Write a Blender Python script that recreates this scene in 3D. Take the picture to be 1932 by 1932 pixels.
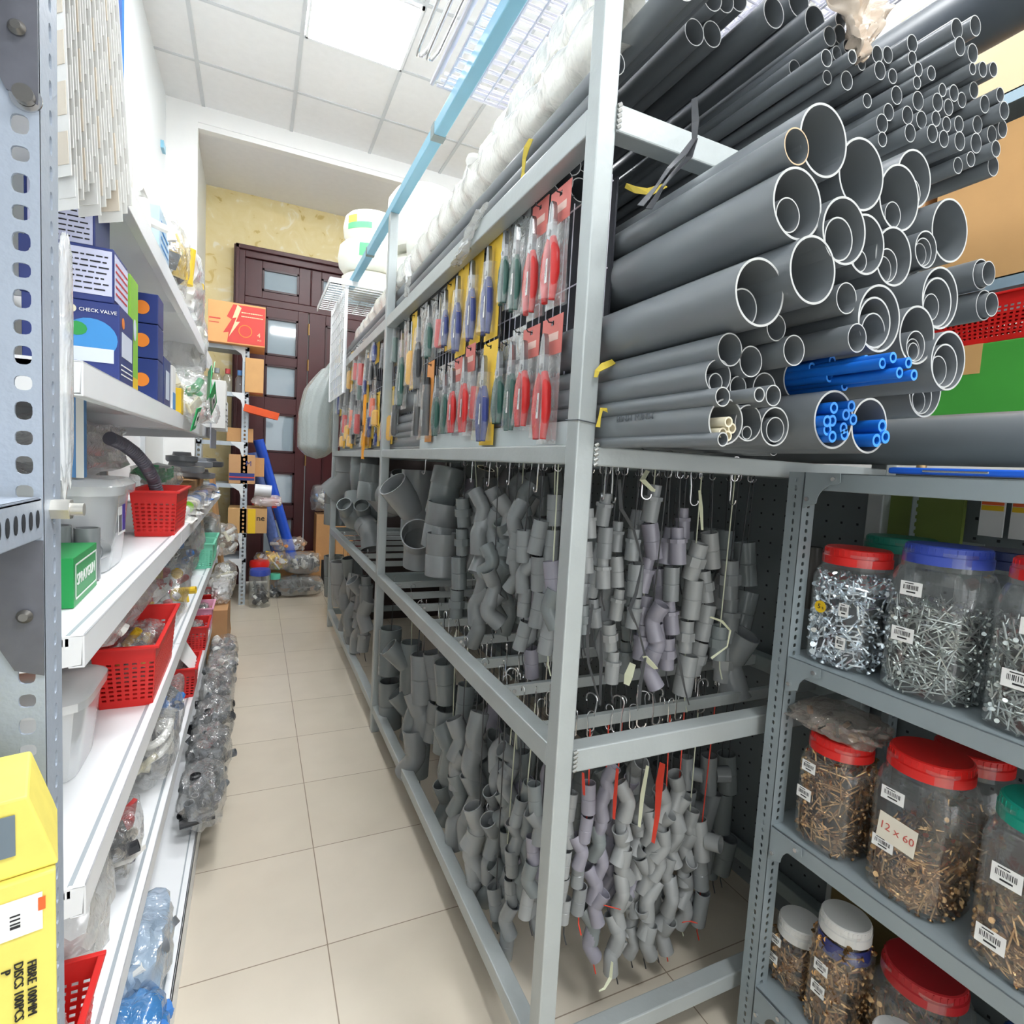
import bpy, math, random
from math import sin, cos, pi, radians as rad, atan2, hypot, sqrt
from mathutils import Vector, Matrix, noise, Euler
for o in list(bpy.data.objects): bpy.data.objects.remove(o)
S = bpy.context.scene
COL = S.collection
# ---------------------------------------------------------------- camera
F = 1050.36; CX = CY = 966.0; CAM = Vector((0, 0, 1.30))
AX = Matrix(((0.90735059, -0.41656396, 0.05647464), (-0.01799075, 0.09574066, 0.99524372), (0.41998959, 0.90405099, -0.07937604)))
cd = bpy.data.cameras.new('camera'); cam = bpy.data.objects.new('camera', cd); COL.objects.link(cam)
cd.sensor_fit = 'HORIZONTAL'; cd.sensor_width = 36; cd.lens = 36 * F / 1932; cd.clip_start = .02; cd.clip_end = 60
r_, u_, f_ = AX[0], AX[1], AX[2]
cam.matrix_world = Matrix(((r_[0], u_[0], -f_[0], CAM[0]), (r_[1], u_[1], -f_[1], CAM[1]), (r_[2], u_[2], -f_[2], CAM[2]), (0, 0, 0, 1)))
S.camera = cam
# ---------------------------------------------------------------- world and exposure
w = bpy.data.worlds.new('world'); S.world = w; w.use_nodes = True
w.node_tree.nodes['Background'].inputs[0].default_value = (.97, .985, 1, 1)
w.node_tree.nodes['Background'].inputs[1].default_value = 1.1
S.view_settings.view_transform = 'Standard'; S.view_settings.look = 'None'
S.view_settings.exposure = 1.0; S.view_settings.gamma = 1
# ceiling panels: where the 0.6 m light panels sit (x0, x1, y0, y1); first is the seen lamp, the rest are added for light
PANELS = [(.235, .835, 3.36, 3.94), (.235, .835, 1.2, 1.78), (.235, .835, -1.2, -.62), (2.3, 2.9, 1.2, 1.78), (2.3, 2.9, 3.36, 3.94), (1.5, 2.1, -1.2, -.62)]
PANEL_W = 26.0
CEIL = 3.90

def ray(px, py):
    return r_ * ((px - CX) / F) + u_ * (-(py - CY) / F) + f_
def on(px, py, axis, val):
    d = ray(px, py); t = (val - CAM[axis]) / d[axis]; return CAM + d * t
def proj(P):
    q = Vector(P) - CAM; z = f_.dot(q); return (CX + F * r_.dot(q) / z, CY - F * u_.dot(q) / z)
def zat(x, y, py):
    a, b = -1.0, 4.0
    for _ in range(40):
        m = (a + b) / 2
        if proj((x, y, m))[1] > py: a = m
        else: b = m
    return a
# ---------------------------------------------------------------- materials
MATS = {}
def lin(c):
    if isinstance(c, str):
        c = tuple(int(c[i:i + 2], 16) / 255 for i in (0, 2, 4))
    return tuple(((v + .055) / 1.055) ** 2.4 if v > .04045 else v / 12.92 for v in c)
def pm(name, col, rough=.5, metal=0, var=.08, scale=12, bump=0, bscale=60, emit=0, spec=.5, coat=0):
    """principled material with procedural colour and roughness variation"""
    if name in MATS: return MATS[name]
    m = bpy.data.materials.new(name); m.use_nodes = True; nt = m.node_tree; N = nt.nodes; L = nt.links
    b = N['Principled BSDF']; c = lin(col)
    tc = N.new('ShaderNodeTexCoord'); nz = N.new('ShaderNodeTexNoise'); nz.inputs['Scale'].default_value = scale; nz.inputs['Detail'].default_value = 4
    L.new(tc.outputs['Object'], nz.inputs['Vector'])
    mx = N.new('ShaderNodeMix'); mx.data_type = 'RGBA'
    mx.inputs['A'].default_value = (*[v * (1 - var) for v in c], 1); mx.inputs['B'].default_value = (*[min(1, v * (1 + var)) for v in c], 1)
    L.new(nz.outputs['Fac'], mx.inputs['Factor']); L.new(mx.outputs['Result'], b.inputs['Base Color'])
    b.inputs['Roughness'].default_value = rough; b.inputs['Metallic'].default_value = metal; b.inputs['Specular IOR Level'].default_value = spec
    if coat: b.inputs['Coat Weight'].default_value = coat
    if bump:
        n2 = N.new('ShaderNodeTexNoise'); n2.inputs['Scale'].default_value = bscale; bp = N.new('ShaderNodeBump'); bp.inputs['Strength'].default_value = bump; bp.inputs['Distance'].default_value = .01
        L.new(tc.outputs['Object'], n2.inputs['Vector']); L.new(n2.outputs['Fac'], bp.inputs['Height']); L.new(bp.outputs['Normal'], b.inputs['Normal'])
    if emit:
        b.inputs['Emission Color'].default_value = (*c, 1); b.inputs['Emission Strength'].default_value = emit
    MATS[name] = m; return m
def film(name, col, dens=.3, rough=.12, gloss=.5, crinkle=.6):
    """thin clear plastic: mostly see-through, part diffuse haze, part gloss"""
    if name in MATS: return MATS[name]
    m = bpy.data.materials.new(name); m.use_nodes = True; nt = m.node_tree; N = nt.nodes; L = nt.links
    for n in list(N): N.remove(n)
    out = N.new('ShaderNodeOutputMaterial'); tr = N.new('ShaderNodeBsdfTransparent'); df = N.new('ShaderNodeBsdfPrincipled')
    c = lin(col); tr.inputs[0].default_value = (*[.75 + .25 * v for v in c], 1)
    df.inputs['Base Color'].default_value = (*c, 1); df.inputs['Roughness'].default_value = rough; df.inputs['Specular IOR Level'].default_value = gloss
    tc = N.new('ShaderNodeTexCoord'); nz = N.new('ShaderNodeTexNoise'); nz.inputs['Scale'].default_value = 25; nz.inputs['Detail'].default_value = 5
    L.new(tc.outputs['Object'], nz.inputs['Vector'])
    mr = N.new('ShaderNodeMapRange'); mr.inputs[1].default_value = 1.1; mr.inputs[2].default_value = .7; mr.inputs[3].default_value = dens * .6; mr.inputs[4].default_value = min(1, dens * 1.5)
    L.new(nz.outputs['Fac'], mr.inputs[0])
    vo = N.new('ShaderNodeTexNoise'); vo.inputs['Scale'].default_value = 38; vo.inputs['Detail'].default_value = 2; vo.inputs['Distortion'].default_value = 1.2; L.new(tc.outputs['Object'], vo.inputs['Vector'])
    bp = N.new('ShaderNodeBump'); bp.inputs['Strength'].default_value = crinkle; bp.inputs['Distance'].default_value = .012; L.new(vo.outputs['Fac'], bp.inputs['Height'])
    gl = N.new('ShaderNodeBsdfGlossy'); gl.inputs['Roughness'].default_value = max(.06, rough); gl.inputs['Color'].default_value = (1, 1, 1, 1); L.new(bp.outputs['Normal'], gl.inputs['Normal'])
    lw = N.new('ShaderNodeLayerWeight'); lw.inputs['Blend'].default_value = .35; L.new(bp.outputs['Normal'], lw.inputs['Normal'])
    mg = N.new('ShaderNodeMapRange'); mg.inputs[3].default_value = .03; mg.inputs[4].default_value = gloss; L.new(lw.outputs['Facing'], mg.inputs[0])
    mx = N.new('ShaderNodeMixShader'); L.new(mr.outputs[0], mx.inputs[0]); L.new(tr.outputs[0], mx.inputs[1]); L.new(df.outputs[0], mx.inputs[2])
    m2 = N.new('ShaderNodeMixShader'); L.new(mg.outputs[0], m2.inputs[0]); L.new(mx.outputs[0], m2.inputs[1]); L.new(gl.outputs[0], m2.inputs[2]); L.new(m2.outputs[0], out.inputs[0])
    MATS[name] = m; return m
# ---------------------------------------------------------------- mesh building
class MB:
    def __init__(s): s.v = []; s.f = []; s.m = []; s.s = []
    def add(s, vs, fs, mi=0, smooth=False):
        k = len(s.v); s.v += [tuple(v) for v in vs]
        for f in fs: s.f.append(tuple(i + k for i in f)); s.m.append(mi); s.s.append(smooth)
        return s
    def box(s, x0, x1, y0, y1, z0, z1, mi=0, M=None):
        vs = [Vector(p) for p in ((x0, y0, z0), (x1, y0, z0), (x1, y1, z0), (x0, y1, z0), (x0, y0, z1), (x1, y0, z1), (x1, y1, z1), (x0, y1, z1))]
        if M: vs = [M @ v for v in vs]
        return s.add(vs, [(3, 2, 1, 0), (4, 5, 6, 7), (0, 1, 5, 4), (1, 2, 6, 5), (2, 3, 7, 6), (3, 0, 4, 7)], mi)
    def tube(s, pts, r, n=12, t=0, mi=0, mrim=None, caps=True, rr=None):
        """swept tube along pts; t = wall thickness (0 = solid); rr = radius factors"""
        pts = [Vector(p) for p in pts]; k = len(pts); fr = []
        T0 = (pts[1] - pts[0]).normalized(); a = Vector((0, 0, 1)) if abs(T0.z) < .9 else Vector((1, 0, 0)); U = T0.cross(a).normalized()
        for i in range(k):
            if i == 0: T = T0
            elif i == k - 1: T = (pts[-1] - pts[-2]).normalized()
            else: T = ((pts[i + 1] - pts[i]).normalized() + (pts[i] - pts[i - 1]).normalized()).normalized()
            U = (U - T * U.dot(T)).normalized(); fr.append((U, T.cross(U)))
        def ring(i, q): 
            U, V = fr[i]; return [pts[i] + U * (q * cos(2 * pi * j / n)) + V * (q * sin(2 * pi * j / n)) for j in range(n)]
        R = [(r * (rr[i] if rr else 1)) for i in range(k)]
        vs = []
        for i in range(k): vs += ring(i, R[i])
        fs = [(i * n + j, i * n + (j + 1) % n, (i + 1) * n + (j + 1) % n, (i + 1) * n + j) for i in range(k - 1) for j in range(n)]
        s.add(vs, fs, mi, True)
        mrim = mi if mrim is None else mrim
        if t:
            vi = []
            for i in range(k): vi += ring(i, R[i] - t)
            s.add(vi, [tuple(reversed(f)) for f in fs], mi, True)
            for i in (0, k - 1):
                s.add(ring(i, R[i]) + ring(i, R[i] - t), [((j, n + j, n + (j + 1) % n, (j + 1) % n) if i == 0 else (j, (j + 1) % n, n + (j + 1) % n, n + j)) for j in range(n)], mrim)
        elif caps:
            s.add(ring(0, R[0]), [tuple(reversed(range(n)))], mrim); s.add(ring(k - 1, R[-1]), [tuple(range(n))], mrim)
        return s
    def lathe(s, prof, n=24, mi=0, sq=None, at=(0, 0, 0), smooth=True):
        """prof = (radius, z) from bottom to top; sq = superellipse exponent for rounded-square plan"""
        vs = []; ax, ay, az = at
        for (r, z) in prof:
            for j in range(n):
                a = 2 * pi * j / n; c, d = cos(a), sin(a); k = 1
                if sq: k = 1 / (abs(c) ** sq + abs(d) ** sq) ** (1 / sq)
                vs.append((ax + r * k * c, ay + r * k * d, az + z))
        fs = [(i * n + j, i * n + (j + 1) % n, (i + 1) * n + (j + 1) % n, (i + 1) * n + j) for i in range(len(prof) - 1) for j in range(n)]
        return s.add(vs, fs, mi, smooth)
    def prism(s, pts, z0, z1, mi=0, M=None):
        n = len(pts); vs = [Vector((x, y, z0)) for x, y in pts] + [Vector((x, y, z1)) for x, y in pts]
        if M: vs = [M @ v for v in vs]
        return s.add(vs, [tuple(reversed(range(n))), tuple(range(n, 2 * n))] + [(i, (i + 1) % n, n + (i + 1) % n, n + i) for i in range(n)], mi)
    def build(s, name, mats, parent=None, bevel=0, loc=None, M=None, ang=35):
        me = bpy.data.meshes.new(name); me.from_pydata(s.v, [], s.f)
        me.polygons.foreach_set('use_smooth', s.s); me.polygons.foreach_set('material_index', s.m)
        for m in (mats if isinstance(mats, (list, tuple)) else [mats]): me.materials.append(m)
        me.update(); 
        if any(s.s): me.set_sharp_from_angle(angle=rad(ang))
        o = bpy.data.objects.new(name, me); COL.objects.link(o)
        if parent: o.parent = parent
        if loc is not None: o.location = loc
        if M is not None: o.matrix_basis = M
        if bevel:
            b = o.modifiers.new('bevel', 'BEVEL'); b.width = bevel; b.segments = 2; b.limit_method = 'ANGLE'; b.angle_limit = rad(50)
        return o
def thing(name, label, cat, loc=(0, 0, 0), group=None, M=None):
    o = bpy.data.objects.new(name, None); COL.objects.link(o); o.location = loc; o.empty_display_size = .05
    if M is not None: o.matrix_basis = M
    return tag(o, label, cat, group)
def tag(o, label, cat, group=None, kind=None):
    o['label'] = label; o['category'] = cat
    if group: o['group'] = group
    if kind: o['kind'] = kind
    return o
def struct(name, mb, m, **k):
    o = mb.build(name, m, **k); o['kind'] = 'structure'; return o
def copy_tree(o, parent=None):
    c = o.copy(); COL.objects.link(c)
    if parent: c.parent = parent
    for ch in list(o.children): copy_tree(ch, c)
    return c
def fr(loc, X, Y, Z):
    return Matrix(((X[0], Y[0], Z[0], loc[0]), (X[1], Y[1], Z[1], loc[1]), (X[2], Y[2], Z[2], loc[2]), (0, 0, 0, 1)))
def face_aisle_from_right(loc): return fr(loc, (0, -1, 0), (0, 0, 1), (-1, 0, 0))   # plane facing -x
def face_aisle_from_left(loc): return fr(loc, (0, 1, 0), (0, 0, 1), (1, 0, 0))      # plane facing +x
def face_near(loc): return fr(loc, (1, 0, 0), (0, 0, 1), (0, -1, 0))                # plane facing -y
def lettering(s, size, m, M, parent, name='lettering', align='CENTER', ext=.0004, sx=1.0):
    cu = bpy.data.curves.new(name, 'FONT'); cu.body = s; cu.size = size; cu.align_x = align; cu.align_y = 'CENTER'; cu.extrude = ext; cu.resolution_u = 2
    t = bpy.data.objects.new('tmp', cu); me = bpy.data.meshes.new_from_object(t); bpy.data.objects.remove(t)
    me.materials.clear(); me.materials.append(m)
    o = bpy.data.objects.new(name, me); COL.objects.link(o); o.parent = parent; o.matrix_basis = M @ Matrix.Diagonal((sx, 1, 1, 1)); return o
ORD = ['topmost', 'second', 'third', 'fourth', 'fifth', 'sixth', 'seventh', 'eighth', 'ninth', 'tenth', 'eleventh', 'twelfth', 'thirteenth', 'fourteenth', 'fifteenth', 'sixteenth', 'seventeenth', 'eighteenth', 'nineteenth', 'twentieth']
# shared materials
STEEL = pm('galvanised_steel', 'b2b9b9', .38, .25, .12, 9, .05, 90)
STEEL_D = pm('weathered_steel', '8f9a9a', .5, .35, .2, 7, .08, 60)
CHROME = pm('bright_wire', 'd8d8d8', .2, .9, .05)
PVC = pm('grey_pvc_pipe', '74797d', .34, 0, .08, 5)
PVC_RIM = pm('sawn_pvc_edge', 'b8bab8', .7, 0, .1, 80)
FIT = [pm('grey_pvc_fitting', '868a8c', .2, 0, .08, 9), pm('greenish_grey_pvc', '7a8182', .2, 0, .08, 9), pm('mauve_grey_pvc', '908e99', .2, 0, .08, 9), pm('pale_grey_pvc', '999c9c', .2, 0, .06, 9)]
BLUEPVC = pm('blue_ppr', '1466c8', .35, 0, .06)
WHITE = pm('white_enamel', 'f2f4f6', .35, 0, .03)
PAPER = pm('white_paper', 'e9e9e6', .7, 0, .04)
INK = pm('black_ink', '1c1c20', .6)
BLACK = pm('black_plastic', '1a1b1f', .45)
CARD = pm('brown_cardboard', 'bd8f5e', .8, 0, .12, 10, .1, 40)
RED = pm('red_plastic', 'd8201c', .4, 0, .06)
BLUE = pm('blue_plastic', '3a4fae', .4, 0, .06)
GREEN = pm('green_plastic', '16806c', .4, 0, .06)
YEL = pm('yellow_plastic', 'e8c020', .4, 0, .06)
ORD2 = ['first', 'second', 'third', 'fourth', 'fifth', 'sixth', 'seventh', 'eighth', 'ninth', 'tenth', 'eleventh', 'twelfth', 'thirteenth', 'fourteenth', 'fifteenth', 'sixteenth', 'seventeenth', 'eighteenth', 'nineteenth', 'twentieth', 'twenty-first', 'twenty-second', 'twenty-third', 'twenty-fourth', 'twenty-fifth', 'twenty-sixth', 'twenty-seventh', 'twenty-eighth', 'twenty-ninth', 'thirtieth']
# ================================================================ the room
def floor_mat():
    m = bpy.data.materials.new('beige_floor_tile'); m.use_nodes = True; nt = m.node_tree; N = nt.nodes; L = nt.links; b = N['Principled BSDF']
    tc = N.new('ShaderNodeTexCoord'); mp = N.new('ShaderNodeMapping'); mp.inputs['Location'].default_value = (-.199, -.232, 0)
    L.new(tc.outputs['Object'], mp.inputs[0])
    br = N.new('ShaderNodeTexBrick'); br.offset = 0; br.inputs['Scale'].default_value = 1; br.inputs['Brick Width'].default_value = .404; br.inputs['Row Height'].default_value = .404
    br.inputs['Mortar Size'].default_value = .0016; br.inputs['Color1'].default_value = (*lin('d6ccbb'), 1); br.inputs['Color2'].default_value = (*lin('d1c7b5'), 1); br.inputs['Mortar'].default_value = (*lin('8f7f6c'), 1)
    L.new(mp.outputs[0], br.inputs['Vector'])
    nz = N.new('ShaderNodeTexNoise'); nz.inputs['Scale'].default_value = 7; nz.inputs['Detail'].default_value = 6; L.new(tc.outputs['Object'], nz.inputs['Vector'])
    mx = N.new('ShaderNodeMix'); mx.data_type = 'RGBA'; mx.blend_type = 'MULTIPLY'; mx.inputs['Factor'].default_value = .25
    L.new(br.outputs['Color'], mx.inputs['A']); L.new(nz.outputs['Color'], mx.inputs['B'])
    cr = N.new('ShaderNodeValToRGB'); cr.color_ramp.elements[0].position = .3; cr.color_ramp.elements[0].color = (.8, .79, .78, 1); cr.color_ramp.elements[1].position = .65; cr.color_ramp.elements[1].color = (1, 1, 1, 1)
    L.new(nz.outputs['Fac'], cr.inputs[0]); L.new(cr.outputs[0], mx.inputs['B']); L.new(mx.outputs['Result'], b.inputs['Base Color'])
    # embossed rings of the tile
    vo = N.new('ShaderNodeTexVoronoi'); vo.inputs['Scale'].default_value = 11; vo.inputs['Randomness'].default_value = .25; vo.feature = 'F1'; L.new(mp.outputs[0], vo.inputs['Vector'])
    bp = N.new('ShaderNodeBump'); bp.inputs['Strength'].default_value = .12; bp.inputs['Distance'].default_value = .004; L.new(vo.outputs['Distance'], bp.inputs['Height']); L.new(bp.outputs['Normal'], b.inputs['Normal'])
    b.inputs['Roughness'].default_value = .3
    return m
WALLW = pm('white_wall_paint', 'f0f1f0', .6, 0, .03, 3)
def wallpaper():
    m = bpy.data.materials.new('yellow_wallpaper'); m.use_nodes = True; nt = m.node_tree; N = nt.nodes; L = nt.links; b = N['Principled BSDF']
    tc = N.new('ShaderNodeTexCoord'); nz = N.new('ShaderNodeTexNoise'); nz.inputs['Scale'].default_value = 6; nz.inputs['Detail'].default_value = 3; nz.inputs['Distortion'].default_value = 1.5; L.new(tc.outputs['Object'], nz.inputs['Vector'])
    cr = N.new('ShaderNodeValToRGB'); e = cr.color_ramp.elements; e[0].position = 0; e[0].color = (*lin('b89a58'), 1); e[1].position = .36; e[1].color = (*lin('e6d49c'), 1)
    for p, c in ((.33, 'd6bd7a'), (.6, 'eadaa8'), (.68, 'f3ead0')):
        k = e.new(p); k.color = (*lin(c), 1)
    L.new(nz.outputs['Fac'], cr.inputs[0]); L.new(cr.outputs[0], b.inputs['Base Color']); b.inputs['Roughness'].default_value = .7
    return m
struct('floor', MB().box(-1.2, 3.2, -3, 6.3, -.06, 0), floor_mat())
struct('ceiling', MB().box(-1.2, 3.2, -3, 5.14, CEIL, CEIL + .05).box(-1.2, 3.2, 5.14, 6.3, 3.746, 3.95), pm('ceiling_board', 'efefef', .8, 0, .04, 20))
struct('wall_left', MB().box(-.72, -.65, -3, 5.14, 0, CEIL).box(-.72, -.457, 5.14, 6.3, 0, 3.746), pm('left_wall_paint', 'dfe3e4', .35, 0, .03, 2))
struct('wall_right', MB().box(3.0, 3.08, -3, 6.3, 0, CEIL), WALLW)
# opening added in the unseen near wall to let frontal fill light in
struct('wall_near', MB().box(-1.2, 3.2, -3.08, -3, 3.2, CEIL).box(-1.2, -.5, -3.08, -3, 0, 3.2).box(2.8, 3.2, -3.08, -3, 0, 3.2), WALLW)
struct('wall_far', MB().box(-.72, -.215, 6.12, 6.2, 0, 3.746).box(-.215, 1.62, 6.12, 6.2, 3.24, 3.746).box(1.62, 3.2, 6.12, 6.2, 0, 3.746), wallpaper())
struct('trim_1', MB().box(-.65, 3.0, 5.10, 5.17, 3.735, 3.775).box(-.65, 3.0, 5.09, 5.14, 3.775, CEIL).box(-.65, -.44, 5.09, 5.14, 0, 3.775), pm('white_trim', 'f4f4f2', .5, 0, .02))
# suspended ceiling bars
g = MB()
for i in range(-1, 5): g.box(.215 + i * .62 - .012, .215 + i * .62 + .012, -3, 5.09, CEIL - .006, CEIL)
for i in range(-10, 2): g.box(-.65, 3.0, 3.95 + i * .6 - .011, 3.95 + i * .6 + .011, CEIL - .005, CEIL)
struct('trim_2', g, pm('ceiling_grid', 'cfd2d4', .6, 0, .02))
EM = pm('lit_diffuser', 'fbfdff', .5, emit=PANEL_W)
for i, (x0, x1, y0, y1) in enumerate(PANELS):
    t = thing('ceiling_light', ['square white ceiling light panel glowing above the aisle', 'ceiling light panel added above the near half of the pipe rack', 'ceiling light panel added behind the photographer', 'ceiling light panel added over the back shelving near side', 'ceiling light panel added over the back shelving far side', 'ceiling light panel at rear right, added out of view'][i], 'ceiling light', ((x0 + x1) / 2, (y0 + y1) / 2, CEIL - .012))
    a, b = (x1 - x0) / 2, (y1 - y0) / 2
    MB().box(-a + .015, a - .015, -b + .015, b - .015, -.002, .004).build('diffuser', EM, t)
    MB().box(-a, a, -b, -b + .015, -.008, .006).box(-a, a, b - .015, b, -.008, .006).box(-a, -a + .015, -b, b, -.008, .006).box(a - .015, a, -b, b, -.008, .006).build('frame', WHITE, t)
# ---- the panelled wooden door at the end of the aisle
WOOD = pm('dark_red_wood', '45191c', .38, 0, .25, 6, .05, 30); WOOD2 = pm('door_moulding', '361216', .35, 0, .2, 6)
GLASSD = pm('door_pane_glass', '93a3ac', .05, 0, .15, 3, spec=.9)  # pale base colour stands in for bright reflections on the panes
YD = 6.12
def dp(px, py): 
    p = on(px, py, 1, YD - .05); return p.x, p.z
def rect(x0, y0, x1, y1):
    a = dp(x0, y0); b = dp(x1, y1); c = dp(x0, y1); d = dp(x1, y0)
    return (a[0] + c[0]) / 2, (b[0] + d[0]) / 2, (b[1] + c[1]) / 2, (a[1] + d[1]) / 2
D = bpy.data.objects.new('door_1', None); COL.objects.link(D); D['kind'] = 'structure'
MB().box(-.215, -.12, YD - .1, YD, 0, 3.24).box(-.12, 1.62, YD - .1, YD, 3.14, 3.24).box(-.12, 1.62, YD - .07, YD, 2.72, 2.79).box(-.2, -.17, YD - .13, YD - .1, 0, 3.24).box(-.2, 1.62, YD - .13, YD - .1, 3.2, 3.24).box(.468, .478, YD - .08, YD, 2.79, 3.14).build('door_frame', WOOD, D, bevel=.006)
def leaf(name, x0, x1, z0, z1, holes, panels=()):
    mb = MB(); y0, y1 = YD - .07, YD - .03
    zs = sorted([z0, z1] + [h[2] for h in holes] + [h[3] for h in holes])
    hx0 = min(h[0] for h in holes); hx1 = max(h[1] for h in holes)
    mb.box(x0, hx0, y0, y1, z0, z1).box(hx1, x1, y0, y1, z0, z1)
    for i in range(0, len(zs), 2): mb.box(hx0, hx1, y0, y1, zs[i], zs[i + 1])
    o = mb.build(name, WOOD, D, bevel=.004)
    for h in holes:
        q = MB(); a, b, c, d = h; e = .018
        q.box(a, a + e, y0 - .008, y0 + .02, c, d).box(b - e, b, y0 - .008, y0 + .02, c, d).box(a, b, y0 - .008, y0 + .02, c, c + e).box(a, b, y0 - .008, y0 + .02, d - e, d)
        q.build('pane_moulding', WOOD2, o)
        if h not in panels: MB().box(a + e, b - e, y0 + .012, y0 + .018, c + e, d - e).build('glass_pane', GLASSD, o)
        else:
            MB().box(a + e, b - e, y0 + .012, y0 + .03, c + e, d - e).build('carved_panel', WOOD, o)
            fan = MB(); cx, cz = a + .42, d - .45
            for k in range(14):
                an = pi / 2 + k * .16; u = Vector((cos(an), 0, sin(an)))
                fan.tube([Vector((cx, y0 + .01, cz)) + u * .1, Vector((cx, y0 + .01, cz)) + u * .32], .014, 6, rr=[.3, 1])
            fan.build('carved_fan', WOOD2, o)
    return o
tl = [rect(476, 508, 562, 571)]; leaf('transom_left', -.12, .468, 2.79, 3.14, [(.03, .36, 2.86, 3.07)])
leaf('transom_right', .478, 1.6, 2.79, 3.14, [(.57, 1.5, 2.86, 3.07)])
lh = []
for (a, b) in ((2.26, 2.62), (1.86, 2.17), (1.32, 1.7), (.8, 1.12), (.3, .66)): lh.append((.07, .36, a, b))
lf = leaf('left_leaf', -.12, .455, .02, 2.72, lh)
for z in (2.5, 2.15, 1.2): MB().tube([(.46, YD - .085, z), (.46, YD - .085, z + .11)], .008, 8).build('hinge', pm('brass', 'a08050', .3, .8), lf)
rh = [(.62, 1.46, 1.75, 2.62), (.62, 1.46, .2, 1.6)]
leaf('right_leaf', .465, 1.6, .02, 2.72, rh, rh)
# ---- something stands behind the glass of the door: the next room
struct('wall_beyond', MB().box(-.3, 1.7, 6.9, 6.95, 0, 3.7), pm('next_room_wall', '8a9298', .8))
# ================================================================ the pipe rack (welded square tube)
rk = thing('pipe_rack', 'long welded grey steel rack of square tube beside the aisle, carrying pipes and hanging fittings', 'rack', (.545, .89, 0))
def rp(name, mb, m=STEEL, bevel=.003):
    for i, v in enumerate(mb.v): mb.v[i] = (v[0] - .545, v[1] - .89, v[2])
    return mb.build(name, m, rk, bevel=bevel)
XB = 1.42
rp('post', MB().box(.525, .563, .87, .91, 0, 2.40)); rp('post', MB().box(.525, .563, 2.585, 2.625, 0, 2.40)); rp('post', MB().box(.525, .563, 4.38, 4.42, 0, 2.0))
for y in (.87, 2.585, 4.38): rp('post', MB().box(XB, XB + .04, y, y + .04, 0, 1.95))
for n, z0, z1 in (('bottom_rail', .095, .135), ('middle_rail', .722, .768), ('shelf_rail', 1.312, 1.348), ('top_rail', 1.898, 1.945)):
    rp(n, MB().box(.526, .566, .91, 2.585, z0, z1).box(.526, .566, 2.625, 4.38, z0, z1), STEEL)
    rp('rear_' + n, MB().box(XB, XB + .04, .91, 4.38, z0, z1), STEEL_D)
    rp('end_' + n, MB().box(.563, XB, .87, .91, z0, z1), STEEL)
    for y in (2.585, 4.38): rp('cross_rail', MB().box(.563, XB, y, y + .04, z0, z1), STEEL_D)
# weld beads at the near post
wb = MB()
for z in (.745, 1.33, 1.92): 
    for k in range(5): wb.tube([(.563, .868, z - .018 + k * .009), (.569, .866, z - .014 + k * .009)], .0035, 6)
rp('weld_bead', wb, pm('weld', 'b8b8b4', .3, .8), 0)
rods = [2.95, 3.2, 3.45, 3.7, 3.95, 4.2, 2.424, 2.221, 2.022, 1.811, 1.604, 1.401, 1.206, 1.0]
for i, y in enumerate(rods):
    rp('hanging_bar', MB().box(.566, XB, y - .003, y + .012, .735, .762), STEEL, .001)
    q = MB()
    for x in (.578, .592): q.tube([(x, y - .007, .75), (x, y - .002, .75)], .005, 10)
    rp('bar_rivet', q, CHROME, 0)
for i, y in enumerate([4.1, 3.7, 3.3, 2.9, 2.3, 2.0, 1.75, 1.5, 1.25, 1.03]):
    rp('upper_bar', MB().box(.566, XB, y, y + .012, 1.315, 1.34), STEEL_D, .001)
# thin wire tied round the near post
rp('tie_wire', MB().tube([(.523, .868, 1.392), (.565, .868, 1.388), (.565, .912, 1.39), (.523, .912, 1.394), (.523, .868, 1.392)], .0012, 5), pm('dull_wire', '6a7076', .4, .6), 0)
# blue film-wrapped top rail
t = thing('top_beam', 'pale blue film-wrapped steel beam running along the top of the rack posts', 'beam', (.525, .87, 2.40))
BL = pm('blue_wrap_film', '8cc4dc', .3, 0, .1, 4)
MB().box(0, .04, 0, 3.0, 0, .04).build('beam_body', BL, t, bevel=.003)
MB().box(-.002, .042, 1.05, 1.09, -.002, .042).box(-.002, .042, 2.3, 2.33, -.002, .042).build('bare_patch', STEEL_D, t)
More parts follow.
